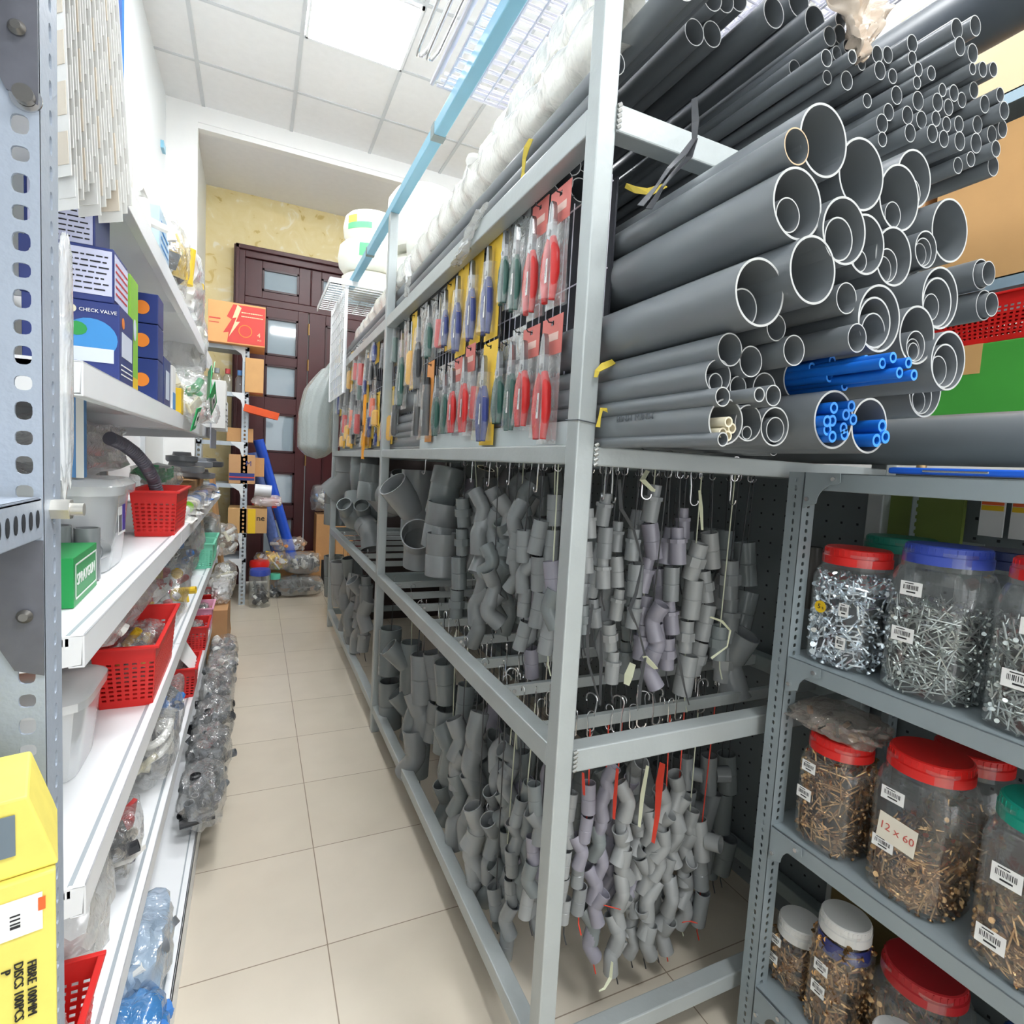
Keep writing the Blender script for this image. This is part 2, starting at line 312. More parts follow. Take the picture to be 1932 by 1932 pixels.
# ================================================================ pipes on the two pipe shelves
# (key, x, z, y of the near end, outer radius); every pipe lies along the aisle
BIG = [('a',0.711,1.778,0.570,0.0484), ('b',0.805,1.760,0.576,0.0509), ('c',0.660,1.677,0.560,0.0470), ('d',0.648,1.748,0.577,0.0235), ('e',0.929,1.765,0.596,0.0510), ('f',1.006,1.826,0.624,0.0472), ('g',0.749,1.659,0.553,0.0461), ('h',0.866,1.795,0.673,0.0213), ('i',0.832,1.666,0.577,0.0441), ('j',0.915,1.668,0.586,0.0455), ('k',1.084,1.751,0.602,0.0528), ('l',1.016,1.704,0.598,0.0303), ('m',0.692,1.594,0.576,0.0458), ('n',0.616,1.555,0.593,0.0453), ('o',0.605,1.483,0.604,0.0232), ('p',0.596,1.446,0.613,0.0241), ('q',0.605,1.382,0.630,0.0327), ('r',0.585,1.414,0.590,0.0136), ('s',0.582,1.355,0.580,0.0098), ('t',0.680,1.523,0.594,0.0192), ('u',0.647,1.472,0.604,0.0222), ('v',0.705,1.492,0.581,0.0219), ('x',0.700,1.441,0.623,0.0242), ('y',0.640,1.436,0.617,0.0163), ('z',0.622,1.418,0.561,0.0101), ('aa',0.667,1.423,0.577,0.0151), ('bb',0.657,1.385,0.608,0.0269), ('cc',0.711,1.384,0.607,0.0296), ('dd',0.780,1.574,0.562,0.0225), ('ee',0.791,1.516,0.547,0.0208), ('ff',0.914,1.589,0.653,0.0199), ('gg',0.975,1.679,0.748,0.0201), ('ii',0.847,1.554,0.554,0.0494), ('kk',1.130,1.681,0.676,0.0327), ('ll',1.083,1.662,0.679,0.0188), ('mm',1.030,1.621,0.575,0.0503), ('nn',0.967,1.550,0.568,0.0463), ('oo',1.049,1.519,0.562,0.0488), ('pp',1.308,1.737,0.660,0.0296), ('qq',1.332,1.681,0.660,0.0300), ('rr',1.201,1.546,0.754,0.0444), ('r2',1.135,1.487,0.641,0.0496), ('ss',0.796,1.400,0.574,0.0442), ('tt',0.884,1.398,0.576,0.0438), ('uu',0.908,1.505,0.646,0.0361), ('vv',0.816,1.473,0.660,0.0273)]
NEST = [('c',0.648,1.661,0.560,0.0229), ('g',0.744,1.648,0.553,0.0300), ('i',0.828,1.642,0.577,0.0160), ('e',0.923,1.739,0.596,0.0204), ('f',1.011,1.806,0.624,0.0234), ('m',0.682,1.568,0.576,0.0143), ('m',0.698,1.562,0.576,0.0105), ('n',0.615,1.540,0.593,0.0273), ('p',0.596,1.438,0.613,0.0132), ('bb',0.660,1.371,0.608,0.0101), ('cc',0.717,1.380,0.607,0.0192), ('ii',0.843,1.548,0.554,0.0379), ('ii',0.851,1.537,0.554,0.0283), ('j',0.907,1.654,0.586,0.0261), ('j',0.907,1.649,0.586,0.0211), ('l',1.016,1.701,0.598,0.0231), ('l',1.017,1.699,0.598,0.0187), ('kk',1.132,1.679,0.676,0.0271), ('kk',1.132,1.679,0.676,0.0211), ('mm',1.030,1.615,0.575,0.0406), ('mm',1.025,1.608,0.575,0.0221), ('nn',0.973,1.534,0.568,0.0248), ('nn',0.976,1.529,0.568,0.0188), ('nn',0.978,1.527,0.568,0.0146), ('oo',1.048,1.511,0.562,0.0364), ('oo',1.041,1.503,0.562,0.0248), ('r2',1.134,1.474,0.641,0.0307), ('r2',1.134,1.467,0.641,0.0218), ('pp',1.310,1.736,0.660,0.0233), ('qq',1.334,1.680,0.660,0.0236)]
TOP = [(0.834,2.247,1.010,0.0266), (0.885,2.263,1.013,0.0265), (0.856,2.308,0.987,0.0257), (0.902,2.330,1.000,0.0252), (0.946,2.355,1.008,0.0257), (0.996,2.307,0.952,0.0308), (1.068,2.358,0.953,0.0327), (1.078,2.294,0.914,0.0320), (1.029,2.196,0.834,0.0186), (1.061,2.213,0.837,0.0183), (1.068,2.247,0.844,0.0162), (1.010,2.165,0.896,0.0172), (1.097,2.201,0.916,0.0197), (1.001,2.133,0.814,0.0161), (1.046,2.166,0.828,0.0139), (1.067,2.183,0.822,0.0128), (1.045,2.137,0.792,0.0130), (1.102,2.156,0.813,0.0129), (1.073,2.147,0.892,0.0170), (1.029,2.116,0.831,0.0138), (1.066,2.113,0.815,0.0181), (1.126,2.173,0.798,0.0171), (1.158,2.183,0.798,0.0163), (1.126,2.137,0.789,0.0176), (1.158,2.133,0.783,0.0145), (1.190,2.199,0.771,0.0171), (1.189,2.168,0.767,0.0139), (1.191,2.140,0.754,0.0138), (1.190,2.114,0.753,0.0128), (1.221,2.138,0.746,0.0139), (1.264,2.228,0.732,0.0197), (1.301,2.239,0.719,0.0192), (1.265,2.190,0.723,0.0180), (1.301,2.186,0.718,0.0182), (1.323,2.157,0.708,0.0150), (1.352,2.164,0.704,0.0146), (1.292,2.149,0.710,0.0117), (1.104,2.075,0.794,0.0139), (1.157,2.089,0.770,0.0176), (1.129,2.045,0.764,0.0163), (1.193,2.078,0.749,0.0181), (1.241,2.105,0.733,0.0128), (1.228,2.077,0.732,0.0175), (1.273,2.107,0.729,0.0161), (1.262,2.077,0.730,0.0161), (1.304,2.104,0.730,0.0152), (1.327,2.126,0.722,0.0163), (1.338,2.093,0.705,0.0173), (1.365,2.113,0.693,0.0146), (1.372,2.081,0.686,0.0178), (1.110,2.017,0.762,0.0178), (1.162,2.040,0.747,0.0174), (1.196,2.038,0.740,0.0169), (1.227,2.045,0.731,0.0149), (1.204,2.005,0.721,0.0173), (1.168,2.006,0.742,0.0174), (1.110,1.985,0.758,0.0141), (1.257,2.041,0.727,0.0150), (1.243,2.006,0.721,0.0165), (1.287,2.047,0.721,0.0162), (1.338,2.058,0.714,0.0175), (1.277,2.006,0.710,0.0182), (1.339,2.021,0.713,0.0197), (1.374,2.044,0.704,0.0176), (1.404,2.062,0.701,0.0177), (1.302,1.971,0.722,0.0164), (1.329,1.987,0.714,0.0153), (1.406,1.993,0.711,0.0208), (1.373,2.010,0.693,0.0164)]

YEND = 4.36; VV = [(b[1], b[2], b[3]) for b in BIG if b[0] == 'vv'][0]
def pipe(x, z, y0, r, y1, label, group, name='pvc_pipe', mat=PVC, rim=PVC_RIM, wall=None, n=40, cat='pipe', tilt=0):
    t = wall or max(.0016, min(.0032, r * .075))
    o = MB().tube([(0, 0, 0), (tilt, y1 - y0, 0)], r, n, t, 0, 1).build(name, [mat, rim], loc=(x, y0, z))
    return tag(o, label, cat, group)
SIZE = lambda r: 'very thin' if r < .014 else 'thin' if r < .022 else 'slim' if r < .032 else 'medium' if r < .0415 else 'wide'
SPECIAL = {
 'a': 'wide grey pipe with the highest open end of the shelf pile, under the small pipes', 'b': 'wide grey pipe just right of the highest wide pipe end', 'c': 'wide grey pipe above the middle of the pile with one slim pipe lying inside it',
 'd': 'slim grey pipe with a rough beige sawn rim beside the highest wide pipe', 'e': 'wide grey pipe with a thin pipe low in its mouth, high on the right', 'f': 'wide grey pipe partly hidden behind another on the upper right of the pile',
 'g': 'wide grey pipe holding a medium pipe with a ragged white rim', 'k': 'empty wide grey pipe furthest right near the cardboard carton', 'm': 'wide grey pipe with two tiny pipes lying inside its mouth', 'n': 'wide grey pipe nearest the rack post, one medium pipe inside it',
 'q': 'grey pipe lying on the shelf rail with cream tubes in its mouth', 'p': 'slim grey pipe just above the cream tubes, a thin pipe inside it', 'o': 'slim empty grey pipe under the wide one nearest the post', 'ss': 'grey pipe at the bottom stuffed with many bright blue tubes', 'tt': 'grey pipe at the bottom holding a few blue tubes, right of the stuffed one',
 'pp': 'slim grey pipe sticking out upper right beside the cardboard carton', 'qq': 'slim grey pipe sticking out in front of the red basket', 'vv': 'medium grey pipe from whose mouth long blue tubes stick far out', 'bb': 'grey pipe on the shelf rail holding one thin pipe', 'cc': 'grey pipe on the shelf rail filled by a medium pipe with a pale rim'}
rows = sorted([b for b in BIG], key=lambda b: b[1])
G1 = 'grey pipes on the middle shelf'
cnt = {}
for k, x, z, y, r in BIG:
    y = {'m': .552, 'n': .570, 'q': .600, 'd': .560}.get(k, y)
    if k in ('uu',): y += .12
    if k == 'vv': x, z, r, y = VV[0], VV[1], .034, VV[2]
    lab = SPECIAL.get(k)
    if not lab:
        px, py = proj((x, y, z)); nb = min((b for b in BIG if b[0] in SPECIAL and b[0] != k), key=lambda b: hypot(b[1] - x, b[2] - z))
        side = ('left' if nb[1] > x else 'right') + (' and above' if z > nb[2] + .012 else ' and below' if z < nb[2] - .012 else '')
        lab = '%s grey pipe close %s of the %s' % (SIZE(r), side, ' '.join(SPECIAL[nb[0]].split()[:9]))
        lab = ' '.join(lab.split()[:16])
    cnt[lab] = cnt.get(lab, 0) + 1
    if cnt[lab] > 1: lab = {2: 'another ', 3: 'one more '}[cnt[lab]] + lab; lab = ' '.join(lab.split()[:16])
    rim = PVC_RIM
    if k == 'd': rim = pm('beige_sawn_edge', 'cdb08e', .8)
    o = pipe(x, z, y, r, YEND if k != 'ee' else YEND, lab, G1, rim=rim, n=56)
    if k == 'q': lettering('BINH MINH', .014, pm('faded_print', '5b6167', .6), Matrix.Translation((-r - .0003, .17, .012)) @ face_aisle_from_right((0, 0, 0)), o, sx=1.4)
nn = 0
names = {'c': 'the wide pipe above the middle', 'g': 'the wide pipe left of centre', 'i': 'the wide pipe behind and below', 'e': 'the wide pipe high on the right', 'f': 'the half hidden wide pipe upper right', 'm': 'the wide pipe in the pile middle', 'n': 'the wide pipe nearest the post', 'p': 'the slim pipe over the cream tubes', 'bb': 'the pipe on the rail', 'cc': 'the rightmost pipe on the rail before the blue tubes', 'ii': 'the wide pipe above the blue tubes', 'j': 'the wide pipe at the pile back', 'l': 'the pipe left of the empty wide one', 'kk': 'the medium pipe under the upper right ones', 'mm': 'the wide pipe left of the red basket', 'nn': 'the wide pipe left of the green carton', 'oo': 'the wide pipe against the green carton', 'r2': 'the wide pipe right of the long blue tubes', 'pp': 'the upper pipe sticking out to the right', 'qq': 'the lower pipe sticking out to the right'}
seen = {}
for k, x, z, y, r in NEST:
    seen[k] = seen.get(k, 0) + 1
    q = ['', ' innermost but one', ' third one in'][seen[k] - 1] if seen[k] < 4 else ''
    q = {1: 'grey pipe nested inside ', 2: 'smaller grey pipe nested deeper inside ', 3: 'smallest grey pipe nested innermost of '}[seen[k]]
    if k == 'm': q = {1: 'left of two tiny grey pipes lying in ', 2: 'right of two tiny grey pipes lying in '}[seen[k]]
    pipe(x, z, y - .012 * seen[k] if k in ('pp', 'qq') else y + (.01 if seen[k] > 1 else .004), r, y + 1.6, q + names[k], 'pipes nested in the mouths of wider pipes', n=40)
# small pipes piled on the top shelf
ts = sorted(range(len(TOP)), key=lambda i: -TOP[i][1])
rowname = ['highest', 'second highest', 'third highest', 'fourth', 'fifth', 'sixth', 'lowest']
for rk_i in range(0, len(ts), 10):
    row = sorted(ts[rk_i:rk_i + 10], key=lambda i: TOP[i][0])
    for j, i in enumerate(row):
        x, z, y, r = TOP[i]
        pipe(x, z, y, r, 4.3, 'thin grey pipe on the top shelf, %s from left in the %s layer' % (ORD[j].replace('topmost', 'first'), rowname[rk_i // 10]), 'small grey pipes on the top shelf', n=26)
# pipes along the aisle edge of the top shelf, ends above the frame or behind the post
for i, (x, z, y, r) in enumerate([(.583, 1.966, .93, .02), (.586, 2.01, .94, .021), (.59, 2.056, .93, .022), (.655, 2.145, .83, .026), (.71, 2.19, .83, .026), (.76, 2.235, .84, .024)]):
    pipe(x, z, y, r, 4.36, 'grey pipe lying along the aisle edge of the top shelf, %s counted from the beam' % ORD[i].replace('topmost', 'first'), 'grey pipes on the aisle edge of the top shelf', n=30)
for i, (x, z, y, r) in enumerate([(.64, 1.976, 1.2, .028), (.70, 1.976, 1.22, .028), (.76, 1.976, 1.28, .028), (.67, 2.03, 1.22, .028), (.73, 2.03, 1.28, .028), (.66, 2.09, 1.2, .026), (.79, 2.035, 1.36, .028)]):  # hidden pipes added only to shade the top shelf
    pipe(x, z, y, r, 4.3, 'hidden grey pipe added for shade on the top shelf, %s of the seven' % ORD[i].replace('topmost', 'first'), 'hidden grey pipes added for shade', n=26)
# two large pipes: one over the jar shelves, one high at the upper right corner
pipe(1.40, 1.415, .12, .057, 4.3, 'large grey pipe lying along the top of the jar shelves by the green carton', None, n=64)
pipe(1.52, 2.42, .60, .08, 4.3, 'very large dark grey pipe high above the small pipes in the upper right corner', None, n=64, mat=pm('dark_pvc', '555c62', .4))
# bright blue tubes
def blue(x, z, y, r, y1, lab, g): return pipe(x, z, y, r, y1, lab, g, 'blue_tube', BLUEPVC, pm('blue_tube_end', '3f93ea', .5), r * .42, 18, 'tube')
cx, cz = VV[0], VV[1]; px_ = [1530, 1565, 1567, 1615, 1631, 1595, 1617, 1681, 1711, 1696, 1724, 1662]
off = [(-.018, .012), (-.016, -.007), (-.002, .021), (0, 0), (.012, .017), (.005, -.019), (.019, -.002), (-.008, .0105), (.0095, .004), (-.0045, -.011), (.014, -.013), (-.02, .002)]
pos = sorted(range(12), key=lambda i: 0)
for i, (dx, dz) in enumerate(off):
    X = cx + dx; d = ray(px_[i], 715); y = X / d.x * d.y
    blue(X, cz + dz, min(y, VV[2] - .02), .0078, 2.2, 'bright blue tube sticking out of the middle pipe, %s from left' % ORD[sorted(px_).index(px_[i])].replace('topmost', 'first'), 'blue tubes sticking out of a pipe')
for kk, key, lst in ((0, 'ss', [(1569, 770), (1602, 764), (1587, 783), (1566, 794), (1603, 792), (1546, 796), (1587, 808), (1548, 816), (1559, 829), (1589, 820)]), (1, 'tt', [(1660, 804), (1647, 831), (1664, 828)])):
    P = [b for b in BIG if b[0] == key][0]
    for i, (a, b) in enumerate(lst):
        d = ray(a, b); y = P[3] - .004; s = y / d.y; X = d.x * s; Z = 1.3 + d.z * s; rr = .0088 if kk == 0 else .0105
        e = hypot(X - P[1], Z - P[2]); mxx = P[4] - .004 - rr
        if e > mxx: X = P[1] + (X - P[1]) * mxx / e; Z = P[2] + (Z - P[2]) * mxx / e
        blue(X, Z, y - .004 - .002 * (i % 3), rr, 2.0, 'bright blue tube packed in the %s bottom pipe, %s in reading order' % (('left', 'right')[kk], ORD[i].replace('topmost', 'first')), 'blue tubes packed in bottom pipes')
CREAM = pm('cream_tube', 'e6dcc0', .4)
P = [b for b in BIG if b[0] == 'q'][0]
for i, (dx, dz) in enumerate([(-.010, -.002), (-.013, -.017), (.003, -.020), (.016, -.008)]):
    pipe(P[1] + dx, P[2] + dz, P[3] - .045 + .006 * i, .0075, 1.8, 'cream plastic tube in the lowest left pipe, %s from the left' % ('second', 'first', 'third', 'fourth')[i], 'cream tubes in the lowest left pipe', 'cream_tube', CREAM, CREAM, .0022, 16, 'tube')
pipe(.94, 1.366, .80, .013, 3, 'thin white-rimmed grey pipe wedged on the shelf rail between two wider ones', None, n=24)
# ties: black plastic strip, yellow twine
def ribbon(name, pts, w, m, label, cat='tie', up=(0, 0, 1), t=.0006):
    mb = MB(); pts = [Vector(p) for p in pts]; n = len(pts); vs = []
    for i, p in enumerate(pts):
        T = (pts[min(i + 1, n - 1)] - pts[max(i - 1, 0)]).normalized(); V = (p - CAM); B = T.cross(Vector((.9, .4, .1))).normalized(); k = w * (.8 + .3 * sin(i * 1.7))
        N = T.cross(B).normalized() * t
        vs += [p - B * k / 2 - N, p + B * k / 2 - N, p + B * k / 2 + N, p - B * k / 2 + N]
    fs = []
    for i in range(n - 1):
        a = i * 4; b = a + 4
        fs += [(a, a + 1, b + 1, b), (a + 1, a + 2, b + 2, b + 1), (a + 2, a + 3, b + 3, b + 2), (a + 3, a, b, b + 3)]
    mb.add(vs, fs + [(3, 2, 1, 0), (4 * n - 4, 4 * n - 3, 4 * n - 2, 4 * n - 1)], 0, False)
    return tag(mb.build(name, m), label, cat)
BST = pm('black_strapping', '4a4c50', .3, .1, .3, 40)
tb = thing('plastic_strap', 'frayed black plastic strap tied round pipes, hanging below the top shelf', 'strap', (.75, .8, 1.95))
def rel(o, off):
    o.parent = tb; o.location = -Vector(off)
    for k in ('label', 'category'): 
        if k in o: del o[k]
for nm, L in (('strap_loop', [(1310, 185), (1312, 230), (1310, 268)]), ('strap_tail', [(1310, 262), (1290, 290), (1262, 318), (1240, 350), (1222, 372), (1208, 388)]), ('strap_tail', [(1312, 262), (1300, 296), (1272, 325), (1250, 352), (1236, 376), (1224, 394)])):
    o = ribbon(nm, [on(a, b, 1, .80) for a, b in L], .012, BST, 'x', 'x'); rel(o, (.75, .8, 1.95))
YT = pm('yellow_twine', 'c9b23c', .6, 0, .15, 30)
ribbon('yellow_tie', [on(1158, 682, 1, .86), on(1140, 690, 1, .86), on(1127, 700, 1, .86), on(1124, 712, 1, .86)], .014, YT, 'yellow tie round the pipes just right of the near post, upper one')
ribbon('yellow_tie', [on(1178, 772, 1, .855), on(1155, 776, 1, .85), on(1135, 772, 1, .85), on(1131, 790, 1, .85), on(1128, 806, 1, .85)], .010, YT, 'yellow tie with a hanging tail just right of the near post, lower one')
ribbon('yellow_tie', [on(1002, 262, 0, .56), on(994, 278, 0, .553), on(989, 300, 0, .553), on(987, 325, 0, .553), on(986, 338, 0, .55)], .016, YT, 'yellow tie looped round the pipes on the top shelf over the tool packs')
ribbon('yellow_tie', [on(1255, 350, 1, 1.1), on(1225, 362, 1, 1.1), on(1198, 358, 1, 1.1), on(1180, 350, 1, 1.1)], .02, YT, 'dim yellow tie deep behind the black strap')
# ================================================================ fittings strung on cords under the shelves
rnd = random.Random(5)
def bend(ang, r, leg, m=7):
    """centre line with a bend of ang degrees, vertex of the bend at the origin"""
    a = rad(ang); R = r * 1.15; pts = []; t = R * math.tan(a / 2)
    pts.append((0, 0, leg + t)); pts.append((0, 0, t + leg * .05))
    for i in range(m + 1):
        q = a * i / m; pts.append((R - R * cos(q), 0, t - R * sin(q)))
    e = Vector(pts[-1]); d = Vector((sin(a), 0, -cos(a))); pts.append(tuple(e + d * leg * .95)); return pts
def proto(kind, r):
    mb = MB(); t = r * .13
    if kind == 'elbow':
        p = bend(45, r, r * 2.1); mb.tube(p, r, 18, t, rr=[1.04, 1.02] + [.95] * (len(p) - 3) + [1.04])
    elif kind == 'right_angle_elbow':
        p = bend(88, r, r * 1.5); mb.tube(p, r, 18, t, rr=[1.04, 1.02] + [.95] * (len(p) - 3) + [1.04])
    elif kind == 'coupling': mb.tube([(0, 0, 2.1 * r), (0, 0, .06 * r), (0, 0, .02 * r), (0, 0, -.02 * r), (0, 0, -.06 * r), (0, 0, -2.1 * r)], r, 18, t, rr=[1, 1, .95, .95, 1, 1])
    elif kind == 'adaptor':
        mb.tube([(0, 0, 2.3 * r), (0, 0, .9 * r)], r * .74, 18, t); mb.tube([(0, 0, 1.0 * r), (0, 0, .55 * r)], r * 1.12, 8, r * .42); mb.tube([(0, 0, .56 * r), (0, 0, -1.9 * r)], r * .97, 18, t)
    elif kind == 'union':
        mb.tube([(0, 0, 1.9 * r), (0, 0, -1.9 * r)], r * .9, 18, t); mb.tube([(0, 0, .5 * r), (0, 0, -.5 * r)], r * 1.15, 8, r * .3)
    elif kind == 'tee':
        mb.tube([(0, 0, 2.4 * r), (0, 0, -2.4 * r)], r, 18, t); mb.tube([(r * .8, 0, 0), (r * 2.5, 0, 0)], r, 18, t)
    elif kind == 'wye':
        mb.tube([(0, 0, 2.4 * r), (0, 0, -2.4 * r)], r, 22, t); mb.tube([(.4 * r, 0, .3 * r), (2.1 * r, 0, 2.0 * r)], r * .96, 22, t)
    return mb
PROT = {}
def fitting(kind, r, mi, loc, rot, label, group):
    key = (kind, mi)
    if key not in PROT:
        o = proto(kind, .02).build(kind, FIT[mi], ang=40); PROT[key] = o.data
    else:
        o = bpy.data.objects.new(kind, PROT[key]); COL.objects.link(o)
    o.location = loc; o.rotation_euler = rot; o.scale = (r / .02,) * 3
    return tag(o, label, 'pipe fitting', group)
CORD = {'dark': pm('dark_cord', '3c3e40', .6), 'red': pm('red_cord', 'd8402c', .5), 'white': pm('pale_cord', 'c8ccb4', .6)}
LONG = {'elbow': 2.9, 'right_angle_elbow': 2.7, 'coupling': 4.25, 'adaptor': 4.15, 'union': 3.7, 'tee': 4.6, 'wye': 4.9}
NOUN = {'elbow': 'elbow', 'right_angle_elbow': 'right-angle elbow', 'coupling': 'coupling', 'adaptor': 'stepped adaptor', 'union': 'hex-collared union', 'tee': 'tee', 'wye': 'Y-branch'}
def hook(x, y, z, label, big=1):
    s = .014 * big; pts = []
    for i in range(9):
        a = pi * (1.15 - 1.15 * i / 8); pts.append((0, s * .7 * cos(a), s * 1.4 + s * .7 * sin(a)))
    pts.append((0, s * .5, 0))
    for i in range(8):
        a = -.1 - pi * 1.0 * i / 7; pts.append((0, s * .5 * cos(a) + .0, -s * 1.6 + s * .5 * sin(a)))
    o = MB().tube(pts, .0013 * big, 6).build('s_hook', CHROME, loc=(x, y, z)); o.rotation_euler = (0, 0, rnd.uniform(-.5, .5) + pi / 2 * rnd.choice([0, 1, 2]))
    return tag(o, label, 'hook', 'wire S-hooks on the hanging bars')
nchain = 0; WF = 1.0
def chain(px, py0, py1, axis, val, kinds, r, where, cord='dark', mi=None, zig=.38, hz=None, sway=.008, pitch=1.0, face=.95):
    """a string of fittings hanging straight down from the image point (px, py0) on the plane axis=val"""
    global nchain
    P = on(px, py0, axis, val); x, y, z0 = P; r = r * WF * f_.dot(P - CAM) / F * 950; z1 = max(.11, zat(x, y, py1))
    az = atan2(-y, -x) - pi / 2   # local x axis faces sideways to the camera
    n = 0; z = z0; i = 0; side = rnd.choice([-1, 1]); cp = [(x, y, hz or (z0 + .05))]
    while z > z1 + r:
        k = kinds[i % len(kinds)] if isinstance(kinds, (list, tuple)) else kinds
        L = LONG[k] * r * pitch; rr = r * rnd.uniform(.90, 1.07)
        c = Vector((x + rnd.uniform(-sway, sway), y + rnd.uniform(-sway, sway), z - L / 2))
        tilt = rnd.uniform(-zig, zig) * .6
        if k in ('elbow',): tilt = side * .42 + rnd.uniform(-.28, .28); side = -side if rnd.random() < .75 else side
        if k == 'right_angle_elbow': tilt = side * .8 + rnd.uniform(-.2, .2); side = -side
        yaw = az + rnd.uniform(-face, face) + (pi if rnd.random() < .5 and k not in ('elbow', 'right_angle_elbow') else 0)
        if k in ('elbow', 'right_angle_elbow'):
            yaw = az + rnd.uniform(-face, face) + (pi if side > 0 else 0); tilt = abs(tilt)
            c += Matrix.Rotation(yaw, 3, 'Z') @ Vector((-rr * .45, 0, 0))
        e = (Matrix.Rotation(yaw, 3, 'Z') @ Matrix.Rotation(-(-1) * tilt if k in ('elbow', 'right_angle_elbow') else tilt, 3, 'Y')).to_euler()
        m = mi if mi is not None and rnd.random() < .75 else rnd.choice([0, 0, 1, 2, 3])
        fitting(k, rr, m, c, e, '%s grey %s from the top, %s' % (ORD2[min(i, 19)], NOUN[k], where), 'grey fittings strung on cords')
        cp.append((c.x, c.y, c.z)); z -= L * 1.05; i += 1
    cp.append((x + .006, y, z - .02)); cp.append((x + .012, y - .004, z - .045))
    tag(MB().tube(cp, .0016, 6).build('cord', CORD[cord]), '%s cord threaded through the fittings on the %s' % ({'dark': 'dark', 'red': 'red', 'white': 'pale'}[cord], where), 'cord', 'cords carrying fittings')
    hook(x, y, (hz or (z0 + .05)) + .012, 'wire hook carrying the %s' % where)
    nchain += 1
    return x, y
EL = ['elbow']; TE = ['tee', 'elbow']; AD = ['adaptor', 'coupling', 'adaptor', 'union']; CO = ['coupling']; BIGE = ['coupling', 'elbow', 'elbow']
HZ2 = .74; HZ1 = 1.315
# right bay, lower level, seen through the rack end
LR = [(1077, 1500, 1745, 1.0, CO, .0125, 'dark', 3), (1106, 1478, 1700, .985, ['coupling', 'coupling', 'elbow'], .0135, 'red', 2), (1142, 1452, 1800, 1.0, EL, .0145, 'red', 2), (1162, 1520, 1690, 1.03, EL, .0135, 'red', 2), (1184, 1490, 1815, .985, EL, .0155, 'dark', 3), (1208, 1520, 1790, 1.03, EL, .0145, 'dark', 3),
      (1196, 1440, 1640, 1.09, EL, .015, 'dark', 2), (1232, 1545, 1800, 1.0, EL, .0155, 'dark', 3), (1256, 1560, 1780, 1.05, EL, .014, 'dark', 0), (1252, 1500, 1640, .985, EL, .0135, 'red', 3), (1280, 1470, 1760, 1.02, EL, .0145, 'red', 3), (1300, 1540, 1750, 1.06, EL, .0145, 'white', 3),
      (1304, 1430, 1600, 1.1, ['tee'], .0135, 'dark', 0), (1330, 1550, 1775, 1.04, ['tee', 'coupling'], .0155, 'red', 0), (1344, 1425, 1640, 1.12, ['tee'], .0165, 'dark', 0), (1378, 1420, 1700, 1.16, ['coupling', 'tee'], .0185, 'dark', 1), (1350, 1590, 1780, 1.18, ['tee'], .016, 'dark', 1), (1220, 1460, 1760, 1.2, EL, .016, 'dark', 1), (1150, 1460, 1760, 1.22, EL, .016, 'dark', 1), (1290, 1470, 1700, 1.25, EL, .017, 'dark', 1)]
WN = '%s string from left, lower end bay'
xs = sorted(range(len(LR)), key=lambda i: LR[i][0])
for i, (px, a, b, y, k, r, c, mi) in enumerate(LR):
    chain(px, a, b, 1, y, k, r, (WN % ORD[xs.index(i)].replace('topmost', 'first')), c, mi, hz=HZ2)
# aisle side, lower level, middle bay (seen under the middle rail)
LM = [(741, 1180, 1345, .585, ['coupling'], .0245, 1), (775, 1205, 1345, .62, ['wye', 'elbow'], .023, 1), (800, 1235, 1420, .60, ['coupling', 'elbow'], .0215, 0), (786, 1345, 1420, .585, ['elbow'], .0215, 1), (826, 1230, 1385, .64, ['coupling'], .021, 0), (846, 1245, 1400, .62, ['coupling'], .0215, 1), (782, 1395, 1475, .575, ['elbow', 'coupling'], .0215, 0), (880, 1290, 1370, .64, ['coupling'], .0185, 1),
      (872, 1370, 1570, .59, EL, .019, 0), (902, 1360, 1560, .61, EL, .0205, 0), (850, 1385, 1530, .62, EL, .019, 1), (918, 1390, 1560, .66, EL, .018, 1), (942, 1400, 1570, .62, EL, .0165, 0), (967, 1410, 1560, .63, ['right_angle_elbow', 'elbow'], .0175, 0), (900, 1540, 1660, .575, EL, .0185, 3), (930, 1550, 1680, .60, EL, .018, 0), (958, 1520, 1650, .62, ['right_angle_elbow', 'coupling'], .0165, 1), (985, 1430, 1640, .67, EL, .017, 2),
      (975, 1500, 1800, .59, ['coupling', 'elbow', 'coupling'], .0145, 0), (1000, 1490, 1700, .62, EL, .0155, 1), (1012, 1480, 1720, .60, ['coupling', 'elbow'], .0145, 1), (935, 1670, 1780, .585, ['coupling', 'elbow'], .0155, 0), (958, 1650, 1790, .62, EL, .0155, 1), (1030, 1440, 1600, .66, EL, .0155, 2), (1020, 1600, 1740, .64, EL, .0145, 0),
      (860, 1300, 1500, .74, CO, .021, 1), (930, 1330, 1560, .76, EL, .02, 1), (990, 1400, 1640, .78, EL, .019, 1)]
WM = '%s string from left, lower middle bay'
xs = sorted(range(len(LM)), key=lambda i: LM[i][0])
for i, (px, a, b, x, k, r, mi) in enumerate(LM):
    chain(px, a, b, 0, x, k, r, WM % ORD2[xs.index(i)], ['dark', 'white', 'dark'][i % 3], mi, hz=HZ2)
